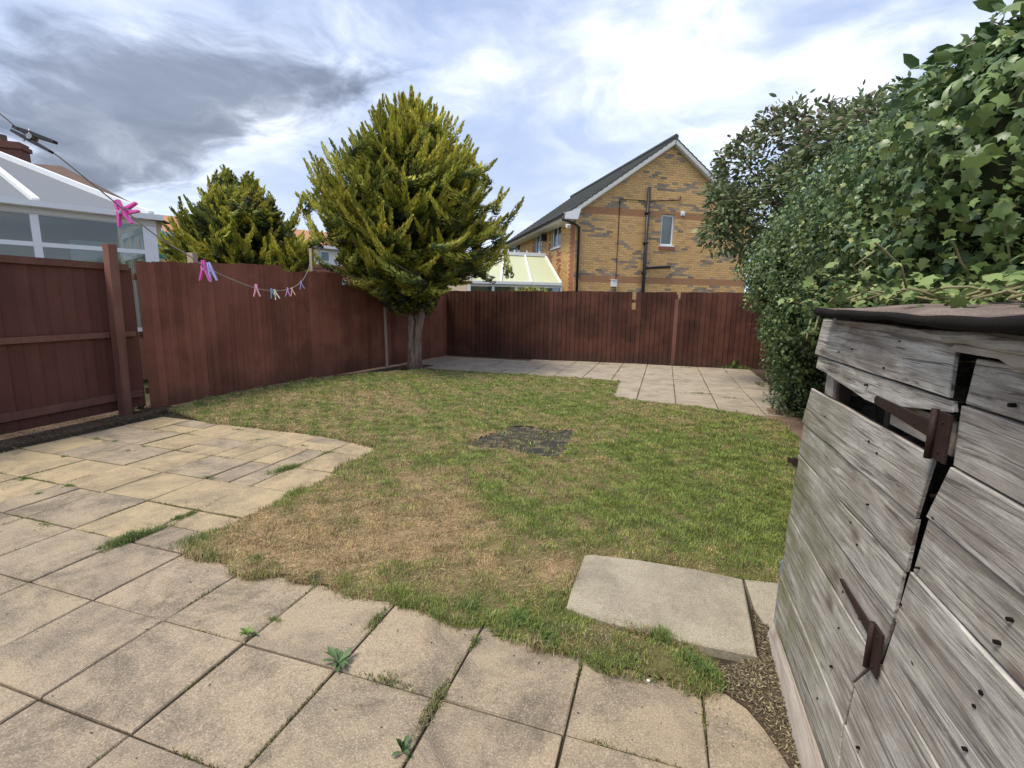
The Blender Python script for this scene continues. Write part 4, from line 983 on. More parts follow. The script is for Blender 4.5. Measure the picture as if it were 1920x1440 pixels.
# dark small leaves at the skyline near the camera: tall shoots with long leaves
def t_dark(n_, rg_, P_): return greens(n_, rg_, (.045, .09, .032), (.17, .25, .08), 1.3)
leafy_tree('leafy_tree', [(1800, 190, 3.1, .26), (1890, 110, 2.2, .26), (1850, 200, 2.6, .32), (1935, 70, 2.0, .22), (1730, 250, 3.6, .26)], 520, 37, 'dark shrub with long drooping leaves rising above the ivy in the top right corner', (.07, .13), t_dark, Vector((1.75, 2.9, 0)), mt=M_leaf)

# yellow green bush behind the back fence
bp = at(1005, 548, 14.3)
def bush(base, px, py, d, r, label, tones, sz=(.04, .08), dens=900, seed=5, lobes=None):
    lobes = lobes or [(px, py, d, r)]
    P_, N_, C = lobe_points(lobes, dens, seed, (.0, .25)); rg_ = np.random.default_rng(seed)
    root = tag(empty('bush', (base.x, base.y, 0)), label, 'bush'); off = -Vector(root.location)
    x, y, z = leaf_axes(P_, N_, rg_, .6, .4)
    add('foliage', scatter_mesh(oval_v, oval_f, P_+np.array(off), x, y, z, rg_.uniform(*sz, len(P_)), tones(len(P_), rg_, P_)), M_leafm, root)
    b2 = MB(); [b2.tube([Vector((0, 0, 0)), Vector((k*.1-.1, 0, .8)), Vector(C[0][0])+off+Vector((k*.2-.2, 0, -.1))], [.03, .02, .01], 5) for k in range(3)]; b2.build('stems', M_twig, root)
    return root
bush(bp, 1005, 572, 14.3, .62, 'yellow green bush topping the far fence before the small conservatory', lambda n_, r_, P_: greens(n_, r_, (.09, .13, .02), (.42, .44, .06), 1.0), dens=700, lobes=[(985, 575, 14.3, .55), (1025, 580, 14.3, .5), (1005, 566, 14.4, .45)])
bl = at(318, 520, 10.3)
bush(bl, 310, 520, 10.3, .5, 'golden leaved bush showing over the left fence beside the white conservatory', lambda n_, r_, P_: greens(n_, r_, (.12, .15, .02), (.45, .42, .07), 1.0), dens=700, seed=8, lobes=[(300, 518, 10.3, .34), (345, 522, 10.3, .36)])

# ------------------------------------------------------------------ brick house
hc = at(1075, 545, 16.7); HROT = YAW + R(14)
house = tag(empty('brick_house', (hc.x, hc.y, 0), HROT), 'yellow brick house gable with a black soil pipe beyond the far fence', 'house')
# local: x along the gable to the right, y away; outer gable face at y=0, side wall at x=0
GW, HL, EV, RG_ = 7.9, 9.6, 4.86, 7.62
HI = HROT
def hpx(px, py):  # on the gable face, local coords
    n_ = Vector((-math.sin(HI)*-1, -math.cos(HI), 0)); n_ = Vector((math.sin(HI), -math.cos(HI), 0)); p = on_plane(px, py, hc, n_) - Vector((hc.x, hc.y, 0))
    return (p.x*math.cos(HI)+p.y*math.sin(HI), p.z)
def hside(px, py):
    n_ = Vector((math.cos(HI), math.sin(HI), 0)); p = on_plane(px, py, hc, n_) - Vector((hc.x, hc.y, 0))
    return (-p.x*math.sin(HI)+p.y*math.cos(HI), p.z)
print('house ridge', hpx(1262, 270), 'eave', hpx(1078, 390), 'band', hpx(1150, 390), 'win', hpx(1238, 403), hpx(1265, 460), 'side end', hside(955, 440), 'sidewins', hside(1052, 408), hside(1035, 465), hside(1015, 430), hside(975, 440))
WX0, WZ0 = hpx(1238, 461); WX1, WZ1 = hpx(1266, 403)
apx, apz = hpx(1262, 268); RG_ = apz; GW = apx*2; EV = hpx(1085, 393)[1]
slope = (RG_-EV)/(GW/2)
w_ = MB()
w_.prism([(0.02, -.1), (WX0, -.1), (WX0, WZ0), (WX0, WZ1), (WX0, EV+slope*WX0-.05), (0.02, EV)], lambda x, z, t: (x, .012+t*.23, z))
w_.prism([(WX0, -.1), (WX1, -.1), (WX1, WZ0), (WX0, WZ0)], lambda x, z, t: (x, .012+t*.23, z))
w_.prism([(WX0, WZ1), (WX1, WZ1), (WX1, min(RG_, EV+slope*WX1)-.05), (WX0, EV+slope*WX0-.05)], lambda x, z, t: (x, .012+t*.23, z))
if WX1 < GW/2: w_.prism([(WX1, -.1), (GW-.02, -.1), (GW-.02, EV), (GW/2, RG_-.02), (WX1, EV+slope*WX1-.05)], lambda x, z, t: (x, .012+t*.23, z))
else: w_.prism([(WX1, -.1), (GW-.02, -.1), (GW-.02, EV), (WX1, EV+slope*(GW-WX1)-.05)], lambda x, z, t: (x, .012+t*.23, z))
w_.build('gable_wall', M_mortar, house)
# bricks
BL, BH, J = .225, .075, .010
bk = MB(); tones = []; singles_b = []
bands = [hpx(1150, 397)[1], hpx(1150, 523)[1]]
variants = {}
def brick_tone(kind):
    r_ = random.random(); k_ = random.uniform(.93, 1.07)
    if kind == 'red': return tuple(x*k_*random.uniform(.9, 1.1) if False else x*k_ for x in (.36, .155, .09))
    if r_ < .05: return tuple(x*k_ for x in (.44, .30, .17))
    if r_ < .22: return tuple(x*k_ for x in (.56, .34, .155))
    return tuple(x*k_ for x in (.64, .405, .175))
darkrow = {}
def add_brick(x0, x1, z, kind, wall='gable'):
    bx = MB()
    if wall == 'gable': bx.box((x0, 0, z), (x1, .03, z+BH-J))
    else: bx.box((-.0, x0, z), (.03, x1, z+BH-J))
    t_ = brick_tone(kind); return bx, t_
rows = int((RG_+.2)/BH); zvis = CAMH+.25
def runs_(row, x0, x1):
    off = -BL/2 if row % 2 else 0; x = math.floor(x0/BL)*BL+off
    while x < x1: 
        a, b = max(x, x0), min(x+BL-J, x1)
        if b > a+.03 and b > x0: yield a, b
        x += BL
cl_state = 0
for r_ in range(rows):
    z = r_*BH
    if z < 1.0: continue
    xl = 0 if z < EV-.05 else (z-EV)/slope+.04; xr = GW-xl
    segs_ = [(xl, xr)]
    if WZ0-.14 < z < WZ1+.01: segs_ = [(xl, WX0-.005), (WX1+.005, xr)]
    for a0, b0 in segs_:
        for a, b in runs_(r_, a0, b0):
            kind = 'red' if (any(abs(z+BH/2-bz) < .115 for bz in bands) and a > .0) else 'buff'
            cl_n = mnoise.noise(Vector((a*1.1, z*3.0, 0)))
            bx, t_ = add_brick(a, b, z, kind)
            if kind == 'buff' and cl_n > .12 and random.random() < .5: kk_ = random.uniform(.75, 1.25); t_ = tuple(x*kk_ for x in (.30, .235, .175))
            if kind == 'red': t_ = tuple(.42*q_+.58*w2 for q_, w2 in zip(t_, (.44, .25, .12)))
            if len(singles_b) < 300 and z > zvis and a < 3.4 and b-a > .15 and z < zvis+2.6:
                singles_b.append((a, z, b-a, t_))
            else: bk.poly(bx.v, bx.f); tones += [t_]*8
# side wall (quoin red)
SWIN = []
for pxl, pxr, pyt, pyb in ((1034, 1052, 408, 466), (1003, 1016, 430, 474), (957, 975, 440, 480)):
    s1, zt_ = hside(pxr, pyt); s0, zb_ = hside(pxl, pyb); SWIN.append((s1, s0, zb_, 0)); 
SWIN = [(a, b, hside(1043, 465)[1], EV-.22) for (a, b, _, _) in SWIN]
print('side windows', SWIN)
for r_ in range(int(EV/BH)):
    z = r_*BH
    if z < 1.4: continue
    for a, b in runs_(r_, 0.03, HL):
        if any(a < w1_ and b > w0_ and wb-.1 < z < wt_ for (w0_, w1_, wb, wt_) in SWIN): continue
        near_w = any(abs(a-w0_) < .25 or abs(a-w1_) < .25 for (w0_, w1_, wb, wt_) in SWIN)
        kind = 'red' if (a < .45 or (near_w and random.random() < .7)) else 'buff'
        bx, t_ = add_brick(a, b, z, kind, 'side'); bk.poly([(v[0], v[1], v[2]) for v in bx.v], bx.f); tones += [t_]*8
me = mesh(bk.v, bk.f); ca = me.color_attributes.new('tone', 'FLOAT_COLOR', 'POINT')
ca.data.foreach_set('color', np.c_[np.array(tones), np.ones(len(tones))].astype(np.float32).ravel())
add('brickwork', me, M_brick, house)['kind'] = 'stuff'
cache = {}
for (a, z, ln_, t_) in singles_b:
    key = (round(ln_, 2), tuple(round(x*26) for x in t_))
    if key not in cache:
        bx = MB().box((0, 0, 0), (ln_, .03, BH-J)); mb_ = mesh(bx.v, bx.f); ca = mb_.color_attributes.new('tone', 'FLOAT_COLOR', 'POINT')
        ca.data.foreach_set('color', np.tile(np.array([*t_, 1.0], np.float32), 8)); mb_.materials.append(M_brick); cache[key] = mb_
    o = bpy.data.objects.new('brick', cache[key]); col.objects.link(o); o.parent = house; o.location = (a, 0, z)
sw = MB(); 
last = .012
sw_x = (.012, .24)
ss = sorted(SWIN)
for (w0_, w1_, wb, wt_) in ss+[(HL, HL, 0, 0)]:
    if w0_ > last: sw.box((sw_x[0], last+.001, -.1), (sw_x[1], w0_, EV))
    if w1_ > w0_: sw.box((sw_x[0], w0_, -.1), (sw_x[1], w1_, wb)); sw.box((sw_x[0], w0_, wt_), (sw_x[1], w1_, EV))
    last = w1_
sw.build('side_wall', M_mortar, house)
bwl = MB(); bwl.box((GW-.24, .25, -.1), (GW, HL, EV)); bwl.box((.25, HL-.24, -.1), (GW-.25, HL, EV)); bwl.build('back_walls', M_redbrick, house)
# windows
def window(parent, x0, x1, z0, z1, face='gable', depth=.07, mull=0, sill=True, fr=.05, room=True, gmat=M_glass, proud=0):
    wn_ = empty('window', (0, 0, 0), 0, parent)
    def T(x, y, z): return (x, y, z) if face == 'gable' else (y, x, z)
    def bx(name, a, b, mt):
        b2 = MB(); A, B = T(*a), T(*b); b2.box(tuple(min(p, q_) for p, q_ in zip(A, B)), tuple(max(p, q_) for p, q_ in zip(A, B))); return b2
    fm = MB()
    for a, b in (((x0, depth, z0), (x1, depth+.06, z0+fr)), ((x0, depth, z1-fr), (x1, depth+.06, z1)), ((x0, depth, z0+fr), (x0+fr, depth+.06, z1-fr)), ((x1-fr, depth, z0+fr), (x1, depth+.06, z1-fr))):
        q_ = bx('', a, b, None); fm.poly(q_.v, q_.f)
    for k in range(mull):
        xm = x0+(x1-x0)*(k+1)/(mull+1); q_ = bx('', (xm-fr/2, depth+.002, z0+fr), (xm+fr/2, depth+.058, z1-fr), None); fm.poly(q_.v, q_.f)
    fm.build('frame', M_white, wn_)
    q_ = bx('', (x0+fr, depth+.025, z0+fr), (x1-fr, depth+.033, z1-fr), None); q_.build('pane', gmat, wn_)
    if room: q_ = bx('', (x0-.05, depth+.25, z0-.05), (x1+.05, depth+.26, z1+.05), None); q_.build('room_panel', M_room, wn_)  # flat panel whose dull tint stands for the dim room
    if sill: q_ = bx('', (x0-.04, -.035, z0-.045), (x1+.04, depth+.0, z0-.002), None); q_.build('sill', M_white, wn_)
    return wn_
window(house, WX0+.005, WX1-.005, WZ0+.03, WZ1-.005, sill=True)
b_ = MB(); b_.box((WX0-.06, -.04, WZ0-.13), (WX1+.06, .03, WZ0-.02)); b_.build('brick_sill', M_redbrick, house)
for (w0_, w1_, wb, wt_) in SWIN:
    window(house, w0_+.005, w1_-.005, wb+.02, wt_-.002, 'side', .05, 1, True, .06)
# roof slabs with tile courses
ov_g, ov_e = .18, .42
def roof_side(sgn):
    b2 = MB(); n_c = 22; thk = .05
    for k in range(n_c):
        s0, s1 = k/n_c, (k+1)/n_c+.012
        def pt_(s, lift): 
            run = (GW/2+ov_e)*(1-s); x = GW/2 - sgn*run; z = RG_+.10 - slope*run + lift; return x, z
        (xa, za), (xb, zb_) = pt_(s0, .045), pt_(s1, .012)
        vs = [(xa, -ov_g, za), (xa, HL+.1, za), (xb, HL+.1, zb_), (xb, -ov_g, zb_), (xa, -ov_g, za-thk), (xa, HL+.1, za-thk), (xb, HL+.1, zb_-thk), (xb, -ov_g, zb_-thk)]
        b2.poly(vs, [(0,1,2,3),(7,6,5,4),(0,4,5,1),(1,5,6,2),(2,6,7,3),(3,7,4,0)])
    return b2
roof = roof_side(1).build('roof', M_tile, house); r2 = roof_side(-1); add('roof_slope', mesh(r2.v, r2.f), M_tile, house)
b_ = MB(); b_.tube([(GW/2, -ov_g-.01, RG_+.15), (GW/2, HL+.1, RG_+.15)], .09, 8); b_.build('ridge_tiles', M_tile, house)
for sg in (1, -1):
    b2 = MB(); x0_, x1_ = GW/2-sg*(GW/2+ov_e-.02), GW/2
    z0_, z1_ = RG_+.02-slope*(GW/2+ov_e-.02), RG_+.02
    b2.bar((x0_, -ov_g+.02, z0_+.01), (x1_, -ov_g+.02, z1_+.01), .035, .15, (0, 0, 1)); b2.build('bargeboard', M_cream, house)
    b2 = MB(); b2.bar((x0_, -.08, z0_-.10), (x1_, -.08, z1_-.10), .14, .03, (0, 0, 1)); b2.build('verge_soffit', M_cream, house)
b_ = MB(); b_.prism([(-ov_e, EV-.34), (.0, EV-.34), (.10, EV+.02), (-ov_e, EV-.14)], lambda x, z, t: (x, -ov_g-.004+t*.16, z)); b_.build('eaves_box', M_white, house)
b_ = MB(); b_.box((-ov_e, -.02, EV-.34), (0, HL, EV-.30)); b_.box((-ov_e-.02, -.02, EV-.32), (-ov_e, HL, EV-.12)); b_.build('fascia', M_cream, house)
b_ = MB(); b_.tube([(-ov_e-.08, -.1, EV-.20), (-ov_e-.08, HL+.1, EV-.20)], .06, 8); b_.build('gutter', M_black, house)
b_ = MB(); b_.tube([(-ov_e-.08, -.06, EV-.22), (-ov_e-.08, -.10, EV-.36), (-.1, -.10, EV-.46), (.10, -.06, EV-.56), (.10, -.06, 0)], .045, 8); b_.build('downpipe', M_black, house, smooth=True)
# soil pipe, branch, wires, vent
xs_, zt_ = hpx(1215, 352); xb_, zb1 = hpx(1255, 503)
b_ = MB(); b_.tube([(xs_, -.09, 0), (xs_, -.09, zt_)], .058, 10); b_.build('soil_pipe', M_black, house, smooth=True)
b_ = MB(); b_.tube([(xs_, -.09, zb1-.02), (xb_-.1, -.09, zb1+.04), (xb_, -.03, zb1+.04)], .05, 8); b_.build('branch_pipe', M_black, house, smooth=True)
for zc_ in (2.6, 3.6, 4.6): b_ = MB(); b_.box((xs_-.075, -.155, zc_), (xs_+.075, -.0, zc_+.035)); b_.build('pipe_bracket', M_black, house)
xw, zw = hpx(1162, 373); xw2, zw2 = hpx(1275, 375)
b_ = MB(); b_.tube([(xw, -.02, 0), (xw, -.02, zw), (xs_-.07, -.02, zw)], .014, 5); b_.tube([(xs_+.07, -.02, zw), (xw2, -.02, zw2), (xw2, -.02, zw2+.12)], .014, 5); b_.build('cable', M_rust, house)
xv, zv = hpx(1280, 400); b_ = MB(); b_.box((xv-.08, -.02, zv-.08), (xv+.08, .0, zv+.08)); b_.tube([(xv, -.045, zv), (xv, -.02, zv)], .06, 10); b_.build('wall_vent', M_white, house)
xv, zv = hpx(1150, 531); b_ = MB(); b_.box((xv-.10, -.09, zv-.12), (xv+.10, .0, zv+.10)); b_.prism([(xv-.11, zv+.10), (xv+.11, zv+.10), (xv+.11, zv+.12), (xv-.11, zv+.13)], lambda x, z, t: (x, -.11+t*.11, z)); b_.build('meter_box', M_white, house)
xf, zf = hside(1024, 432); b_ = MB(); b_.box((-.22, xf-.1, 3.95), (-.0, xf+.1, 4.2)); b_.build('floodlight', M_black, house)
b_ = MB(); b_.bar((-.33, -.02, EV-.52), (-.33, -.25, EV-.60), .12, .10); b_.build('security_light', M_cream, house)

# small conservatory against its side: roof with hipped end
def Lh(x, y, z): return house.matrix_basis @ Vector((x, y, z))
con = tag(empty('conservatory', (hc.x, hc.y, 0), HROT), 'small white conservatory with a pale yellow roof beside the brick house', 'conservatory')
cz_e, cz_r = at(1000, 537, 16.9).z, at(1000, 481, 19.0).z
y0_, y1_, xo, xr_ = .9, 5.2, -3.1, -.03
# use survey rows for the near hip
E0 = at(1052, 532, 16.9); E1 = at(880, 534, 16.2); R0_ = at(1022, 481, 18.2); R1_ = at(905, 482, 17.6)
def loc(p): q_ = p - Vector((hc.x, hc.y, 0)); c_, s_ = math.cos(-HROT), math.sin(-HROT); return Vector((q_.x*c_-q_.y*s_, q_.x*s_+q_.y*c_, q_.z))
E0l, E1l, R0l, R1l = (loc(p) for p in (E0, E1, R0_, R1_)); E1l.z = E0l.z; R1l.z = R0l.z
def panel(name, pts, mt, parent, th=.03):
    n_ = len(pts); nn = (pts[1]-pts[0]).cross(pts[2]-pts[0]).normalized()*th
    b2 = MB(); b2.poly([tuple(p) for p in pts]+[tuple(p-nn) for p in pts], [tuple(range(n_)), tuple(range(n_, 2*n_))[::-1]]+[(i, i+n_, (i+1) % n_+n_, (i+1) % n_) for i in range(n_)]); return b2.build(name, mt, parent)
for k in range(3):
    a, b = k/3, (k+1)/3
    panel('roof_panel', [E1l.lerp(E0l, a), E1l.lerp(E0l, b), R1l.lerp(R0l, b), R1l.lerp(R0l, a)], M_polyy, con)
for k in range(4):
    a = k/3; b_ = MB(); b_.bar(E1l.lerp(E0l, a)+Vector((0, 0, .03)), R1l.lerp(R0l, a)+Vector((0, 0, .03)), .06, .05); b_.build('glazing_bar', M_white, con)
b_ = MB(); b_.bar(R1l+Vector((0, 0, .05)), R0l+Vector((0, 0, .05)), .12, .12); b_.build('ridge', M_white, con)
for k in range(5):
    p = R1l.lerp(R0l, (k+.5)/5)+Vector((0, 0, .10)); b_ = MB(); b_.bar(p, p+Vector((0, 0, .10)), .05, .02, (0, 1, 0), .01, .01); b_.build('finial', M_white, con)
b_ = MB(); b_.bar(E1l+Vector((0, -.06, -.02)), E0l+Vector((0, -.06, -.02)), .10, .09); b_.build('gutter', M_white, con)
Eb = E0l.copy(); 
hipback = Vector((-.05, E0l.y+3.0, E0l.z)); 
panel('roof_panel', [E0l, hipback, R0l], M_polyy, con)
b_ = MB(); b_.bar(E0l+Vector((0, .0, -.22)), hipback+Vector((0, 0, -.22)), .06, .3); b_.build('side_frame', M_white, con)
dE = (E0l-E1l)
for k in range(4):
    a, b = k/4, (k+1)/4; pa, pb = E1l.lerp(E0l, a), E1l.lerp(E0l, b)
    b_ = MB(); b_.bar((pa.x, pa.y, 0), (pa.x, pa.y, E0l.z-.06), .08, .08, (0, 1, 0)); b_.build('frame_post', M_white, con)
    panel('pane', [Vector((pa.x, pa.y, .8)), Vector((pb.x, pb.y, .8)), Vector((pb.x, pb.y, E0l.z-.15)), Vector((pa.x, pa.y, E0l.z-.15))], M_glassd, con, .01)
b_ = MB(); b_.bar((E0l.x, E0l.y, 0), (E0l.x, E0l.y, E0l.z-.06), .08, .08, (0, 1, 0)); b_.build('frame_post', M_white, con)
b_ = MB(); b_.bar(E1l+Vector((0, 0, -.10)), E0l+Vector((0, 0, -.10)), .07, .08); b_.build('head_rail', M_white, con)

# ------------------------------------------------------------------ left conservatory
W1 = at(283, 405, 9.0); zg = W1.z
def at_z(px, py, z): d, _ = ray(px, py); return CAM + d*((z-CAMH)/d.z)
W0 = at_z(0, 372, zg); Wd = (W0-W1); Wd.z = 0; Wl = Wd.length; Wd.normalize()
WX = W1+Wd*4.6                       # far end, out of the frame
Hp = at(0, 293, 9.7); hipd = (Hp-W1)
con2 = tag(empty('conservatory', (W1.x, W1.y, 0)), 'white framed conservatory with a blue grey glazed roof behind the near left fence', 'conservatory')
CO = Vector((W1.x, W1.y, 0))
def rel(p): return Vector(p)-CO
AP = W1+hipd*1.35
nR = (W1-WX).cross(AP-W1).normalized()
back = AP + Wd*2.6; back.z = AP.z
panel('roof_panel', [rel(W1), rel(AP), rel(back), rel(WX)][::-1] if nR.z < 0 else [rel(WX), rel(back), rel(AP), rel(W1)][::-1], M_poly, con2, .03)
# far hip side
nW = Vector((-Wd.y, Wd.x, 0)); nW = nW if nW.dot(AP-W1) > 0 else -nW
S1 = W1 + nW*2.6
panel('roof_panel', [rel(W1), rel(S1), rel(AP)], M_poly, con2, .03)
upo = Vector((0, 0, .04))
b_ = MB(); b_.bar(rel(W1)+upo, rel(AP)+upo, .11, .09); b_.build('hip_bar', M_white, con2)
q0 = W1+Wd*(W0-W1).length*.79; q0.z = zg
q1 = on_plane(-40, 292, W1, nR)
b_ = MB(); b_.bar(rel(q0)+upo, rel(q1)+upo, .09, .07); b_.build('glazing_bar', M_white, con2)
for kk in (2.9, 4.0):
    a_ = W1+Wd*kk; a_.z = zg; dq = (q1-q0); b_ = MB(); b_.bar(rel(a_)+upo, rel(a_+dq)+upo, .09, .07); b_.build('glazing_bar', M_white, con2)
outw = -nW
b_ = MB(); b_.bar(rel(W1-Wd*.15+outw*.10)+Vector((0, 0, -.03)), rel(WX+outw*.10)+Vector((0, 0, -.03)), .12, .09); b_.build('gutter', M_white, con2)
b_ = MB(); b_.bar(rel(W1-Wd*.05+outw*.02)+Vector((0, 0, -.13)), rel(WX+outw*.02)+Vector((0, 0, -.13)), .07, .09); b_.build('fascia', M_cream, con2)
def wpt(s, z): p = W1+Wd*s; return Vector((p.x, p.y, z))
zhead = zg-.18; z_tr = at(130, 463, 8.2).z
spost = [0, 1.35*(W0-W1).length/ (W0-W1).length, 2.7, 4.5]
n_w = outw; 
p60 = on_plane(68, 440, W1, Vector((nW.x, nW.y, 0))); s60 = (Vector((p60.x, p60.y, 0))-Vector((W1.x, W1.y, 0))).dot(Wd)
print('post at', s60, 'W0 len', Wl, 'zg', zg, 'apex', AP)
spost = [0.05, s60, s60*2.0, 4.5]
for k, s in enumerate(spost):
    wdt = .20 if k == 0 else .10
    b_ = MB(); b_.bar(rel(wpt(s, 0)), rel(wpt(s, zhead)), wdt, .08, tuple(nW)); b_.build('frame_post', M_white, con2)
for zz, hh_ in ((zhead+.02, .06), (z_tr, .07), (.9, .08)):
    b_ = MB(); b_.bar(rel(wpt(0, zz)), rel(wpt(4.5, zz)), .07, hh_); b_.build('transom', M_white, con2)
for a, b in zip(spost[:-1], spost[1:]):
    for z0_, z1_ in ((z_tr+.035, zhead-.01), (.94, z_tr-.035)):
        panel('pane', [rel(wpt(a+.05, z0_)), rel(wpt(b-.05, z0_)), rel(wpt(b-.05, z1_)), rel(wpt(a+.05, z1_))], M_glass, con2, .012)
b_ = MB(); b_.bar(rel(wpt(0, .43)), rel(wpt(4.5, .43)), .2, .86); b_.build('dwarf_wall', M_redbrick, con2)
# far side frame
def spt(s, z): p = W1+nW*s; return Vector((p.x, p.y, z))
for s in (.9, 1.75, 2.6):
    b_ = MB(); b_.bar(rel(spt(s, 0)), rel(spt(s, zhead)), .09, .08, tuple(Wd)); b_.build('frame_post', M_white, con2)
b_ = MB(); b_.bar(rel(spt(0.1, z_tr)), rel(spt(2.6, z_tr)), .07, .07); b_.build('transom', M_white, con2)
b_ = MB(); b_.bar(rel(spt(0.1, zhead)), rel(spt(2.6, zhead)), .08, .10); b_.build('fascia', M_white, con2)
# inner wall with window
ip0, ip1 = spt(1.7, 0)+Wd*.25, spt(1.7, 0)+Wd*5
b_ = MB(); b_.bar(rel(Vector((ip0.x, ip0.y, 1.3))), rel(Vector((ip1.x, ip1.y, 1.3))), .15, 2.6+2*.4); b_.build('inner_wall', M_beige, con2)
b_ = MB(); c_ = ip0+Wd*.1-nW*.12; c2 = ip0+Wd*.75-nW*.12; b_.bar(rel(Vector((c_.x, c_.y, 2.15))), rel(Vector((c2.x, c2.y, 2.15))), .05, .75); b_.build('inner_window', M_render, con2)

# ------------------------------------------------------------------ distant houses
def gable_house(label, P0, P1, depth, eave, ridge, wall, roofm, wins=(), lower=None, hip=0.0, chimney=None, name='house', cat='house', band=None):
    """front wall from P0 to P1 (2D), depth behind"""
    P0, P1 = Vector((P0.x, P0.y)), Vector((P1.x, P1.y)); L = (P1-P0).length; an = math.atan2((P1-P0).y, (P1-P0).x)
    root = tag(empty(name, (P0.x, P0.y, 0), an), label, cat)
    b2 = MB()
    zsplit = lower[0] if lower else 0
    b2.box((0, 0, zsplit), (L, depth, eave)); b2.build('wall', wall, root)
    if lower: b2 = MB(); b2.box((-.02, -.02, -.1), (L+.02, depth+.02, zsplit)); b2.build('lower_wall', lower[1], root)
    b2 = MB(); o_ = .35
    vs = [(-o_, -o_, eave-.02), (L+o_, -o_, eave-.02), (L+o_, depth+o_, eave-.02), (-o_, depth+o_, eave-.02), (hip, depth/2, ridge), (L-hip, depth/2, ridge)]
    b2.poly(vs, [(0, 1, 5, 4), (1, 2, 5), (2, 3, 4, 5), (3, 0, 4), (3, 2, 1, 0)]); rf = b2.build('roof', roofm, root)
    b2 = MB(); b2.box((-o_-.02, -o_-.04, eave-.16), (L+o_+.02, -o_, eave)); b2.build('gutter', M_white, root)
    for (x0, x1, z0, z1, ml) in wins:
        wn_ = empty('window', (0, 0, 0), 0, root); f2 = MB(); f2.box((x0, -.05, z0), (x1, -.001 if z0 > zsplit else -.021, z0+.08)); f2.box((x0, -.05, z1-.08), (x1, -.021, z1))
        xx = [x0+(x1-x0)*k/(ml+1) for k in range(ml+2)]
        for x in xx: f2.box((max(x0, x-.05), -.055, z0+.08), (min(x1, x+.05), -.021, z1-.08))
        f2.build('frame', M_white, wn_); g2 = MB(); g2.box((x0+.05, -.035, z0+.08), (x1-.05, -.022, z1-.08)); g2.build('pane', M_paned, wn_)
    if chimney:
        cx, cy, w3, zt3 = chimney; b2 = MB(); b2.box((cx, cy, ridge-1.5), (cx+w3, cy+w3*.6, zt3)); b2.box((cx-.06, cy-.06, zt3-.22), (cx+w3+.06, cy+w3*.6+.06, zt3-.10))
        ch_ = b2.build('chimney', M_redbrick, root); b2 = MB()
        for k in range(2): b2.tube([(cx+w3*(.28+.44*k), cy+w3*.3, zt3), (cx+w3*(.28+.44*k), cy+w3*.3, zt3+.35)], .13, 8)
        b2.build('chimney_pot', M_tileor, root)
    return root
M_paned = plain('dark_window_pane', (.20, .27, .30), .12, .6, .3, 1, .0)
# behind the conservatory, brown roof and chimney
a0, a1 = at(-220, 400, 16.5), at(205, 400, 18.5)
zr = at(100, 318, 20.5).z
ch = loc
hA = gable_house('brown roofed house with a brick chimney rising behind the near conservatory', a0, a1, 5.5, at(205, 372, 18.2).z, zr+.1, M_beige, M_tilebrown, hip=2.4)
ctp = at(18, 268, 19.0)
b_ = MB(); w3 = .42; 
L0 = hA.matrix_basis.inverted() @ ctp
b_.box((L0.x-.5, L0.y-.3, zr-1.0), (L0.x+.42, L0.y+.3, L0.z)); b_.box((L0.x-.56, L0.y-.36, L0.z-.25), (L0.x+.48, L0.y+.36, L0.z-.1)); b_.build('chimney', plain('dark_red_brick', (.15, .075, .06), .9, .1, .3, 14), hA)  # darker red brown brick for this chimney
b_ = MB(); b_.tube([(L0.x-.2, L0.y, L0.z), (L0.x-.2, L0.y, L0.z+.25)], .14, 8); b_.build('chimney_pot', M_tilebrown, hA)
# white rendered row
c0, c1 = at(262, 500, 24.5), at(760, 500, 34)
ev = at(290, 434, 25).z; L_ = (Vector((c1.x, c1.y))-Vector((c0.x, c0.y))).length
wins = []
def onrow(px, py):
    d2 = Vector((c1.x-c0.x, c1.y-c0.y, 0)).normalized(); n_ = Vector((d2.y, -d2.x, 0)); p = on_plane(px, py, c0, n_); return (p-Vector((c0.x, c0.y, 0))).dot(d2), p.z
for (pxa, pxb, pya, pyb, ml) in ((277, 300, 441, 478, 1), (600, 618, 470, 492, 0), (330, 360, 445, 478, 1), (420, 450, 450, 480, 1), (520, 550, 458, 485, 1)):
    xa, zt4 = onrow(pxa, pya); xb2, zb4 = onrow(pxb, pyb); wins.append((xa, xb2, zb4, zt4, ml))
zsp = onrow(620, 497)[1]
xa, zt4 = onrow(620, 524); xb2, zb4 = onrow(648, 534); wins.append((xa, xb2, zb4-.4, zt4, 1))
gable_house('white rendered house row with an orange tiled roof beyond the golden conifers', c0, c1, 7, ev, ev+1.3, M_render, M_tileor, wins, (zsp, M_redbrick))
d0, d1 = at(915, 470, 46), at(958, 470, 49)
gable_house('tiny distant roof and chimney between the tall conifer and the brick house', d0, d1, 5, at(940, 486, 47).z, at(940, 470, 47).z, M_beige, M_tilebrown, hip=.6, chimney=(1.0, 2.2, .7, at(938, 461, 48).z))
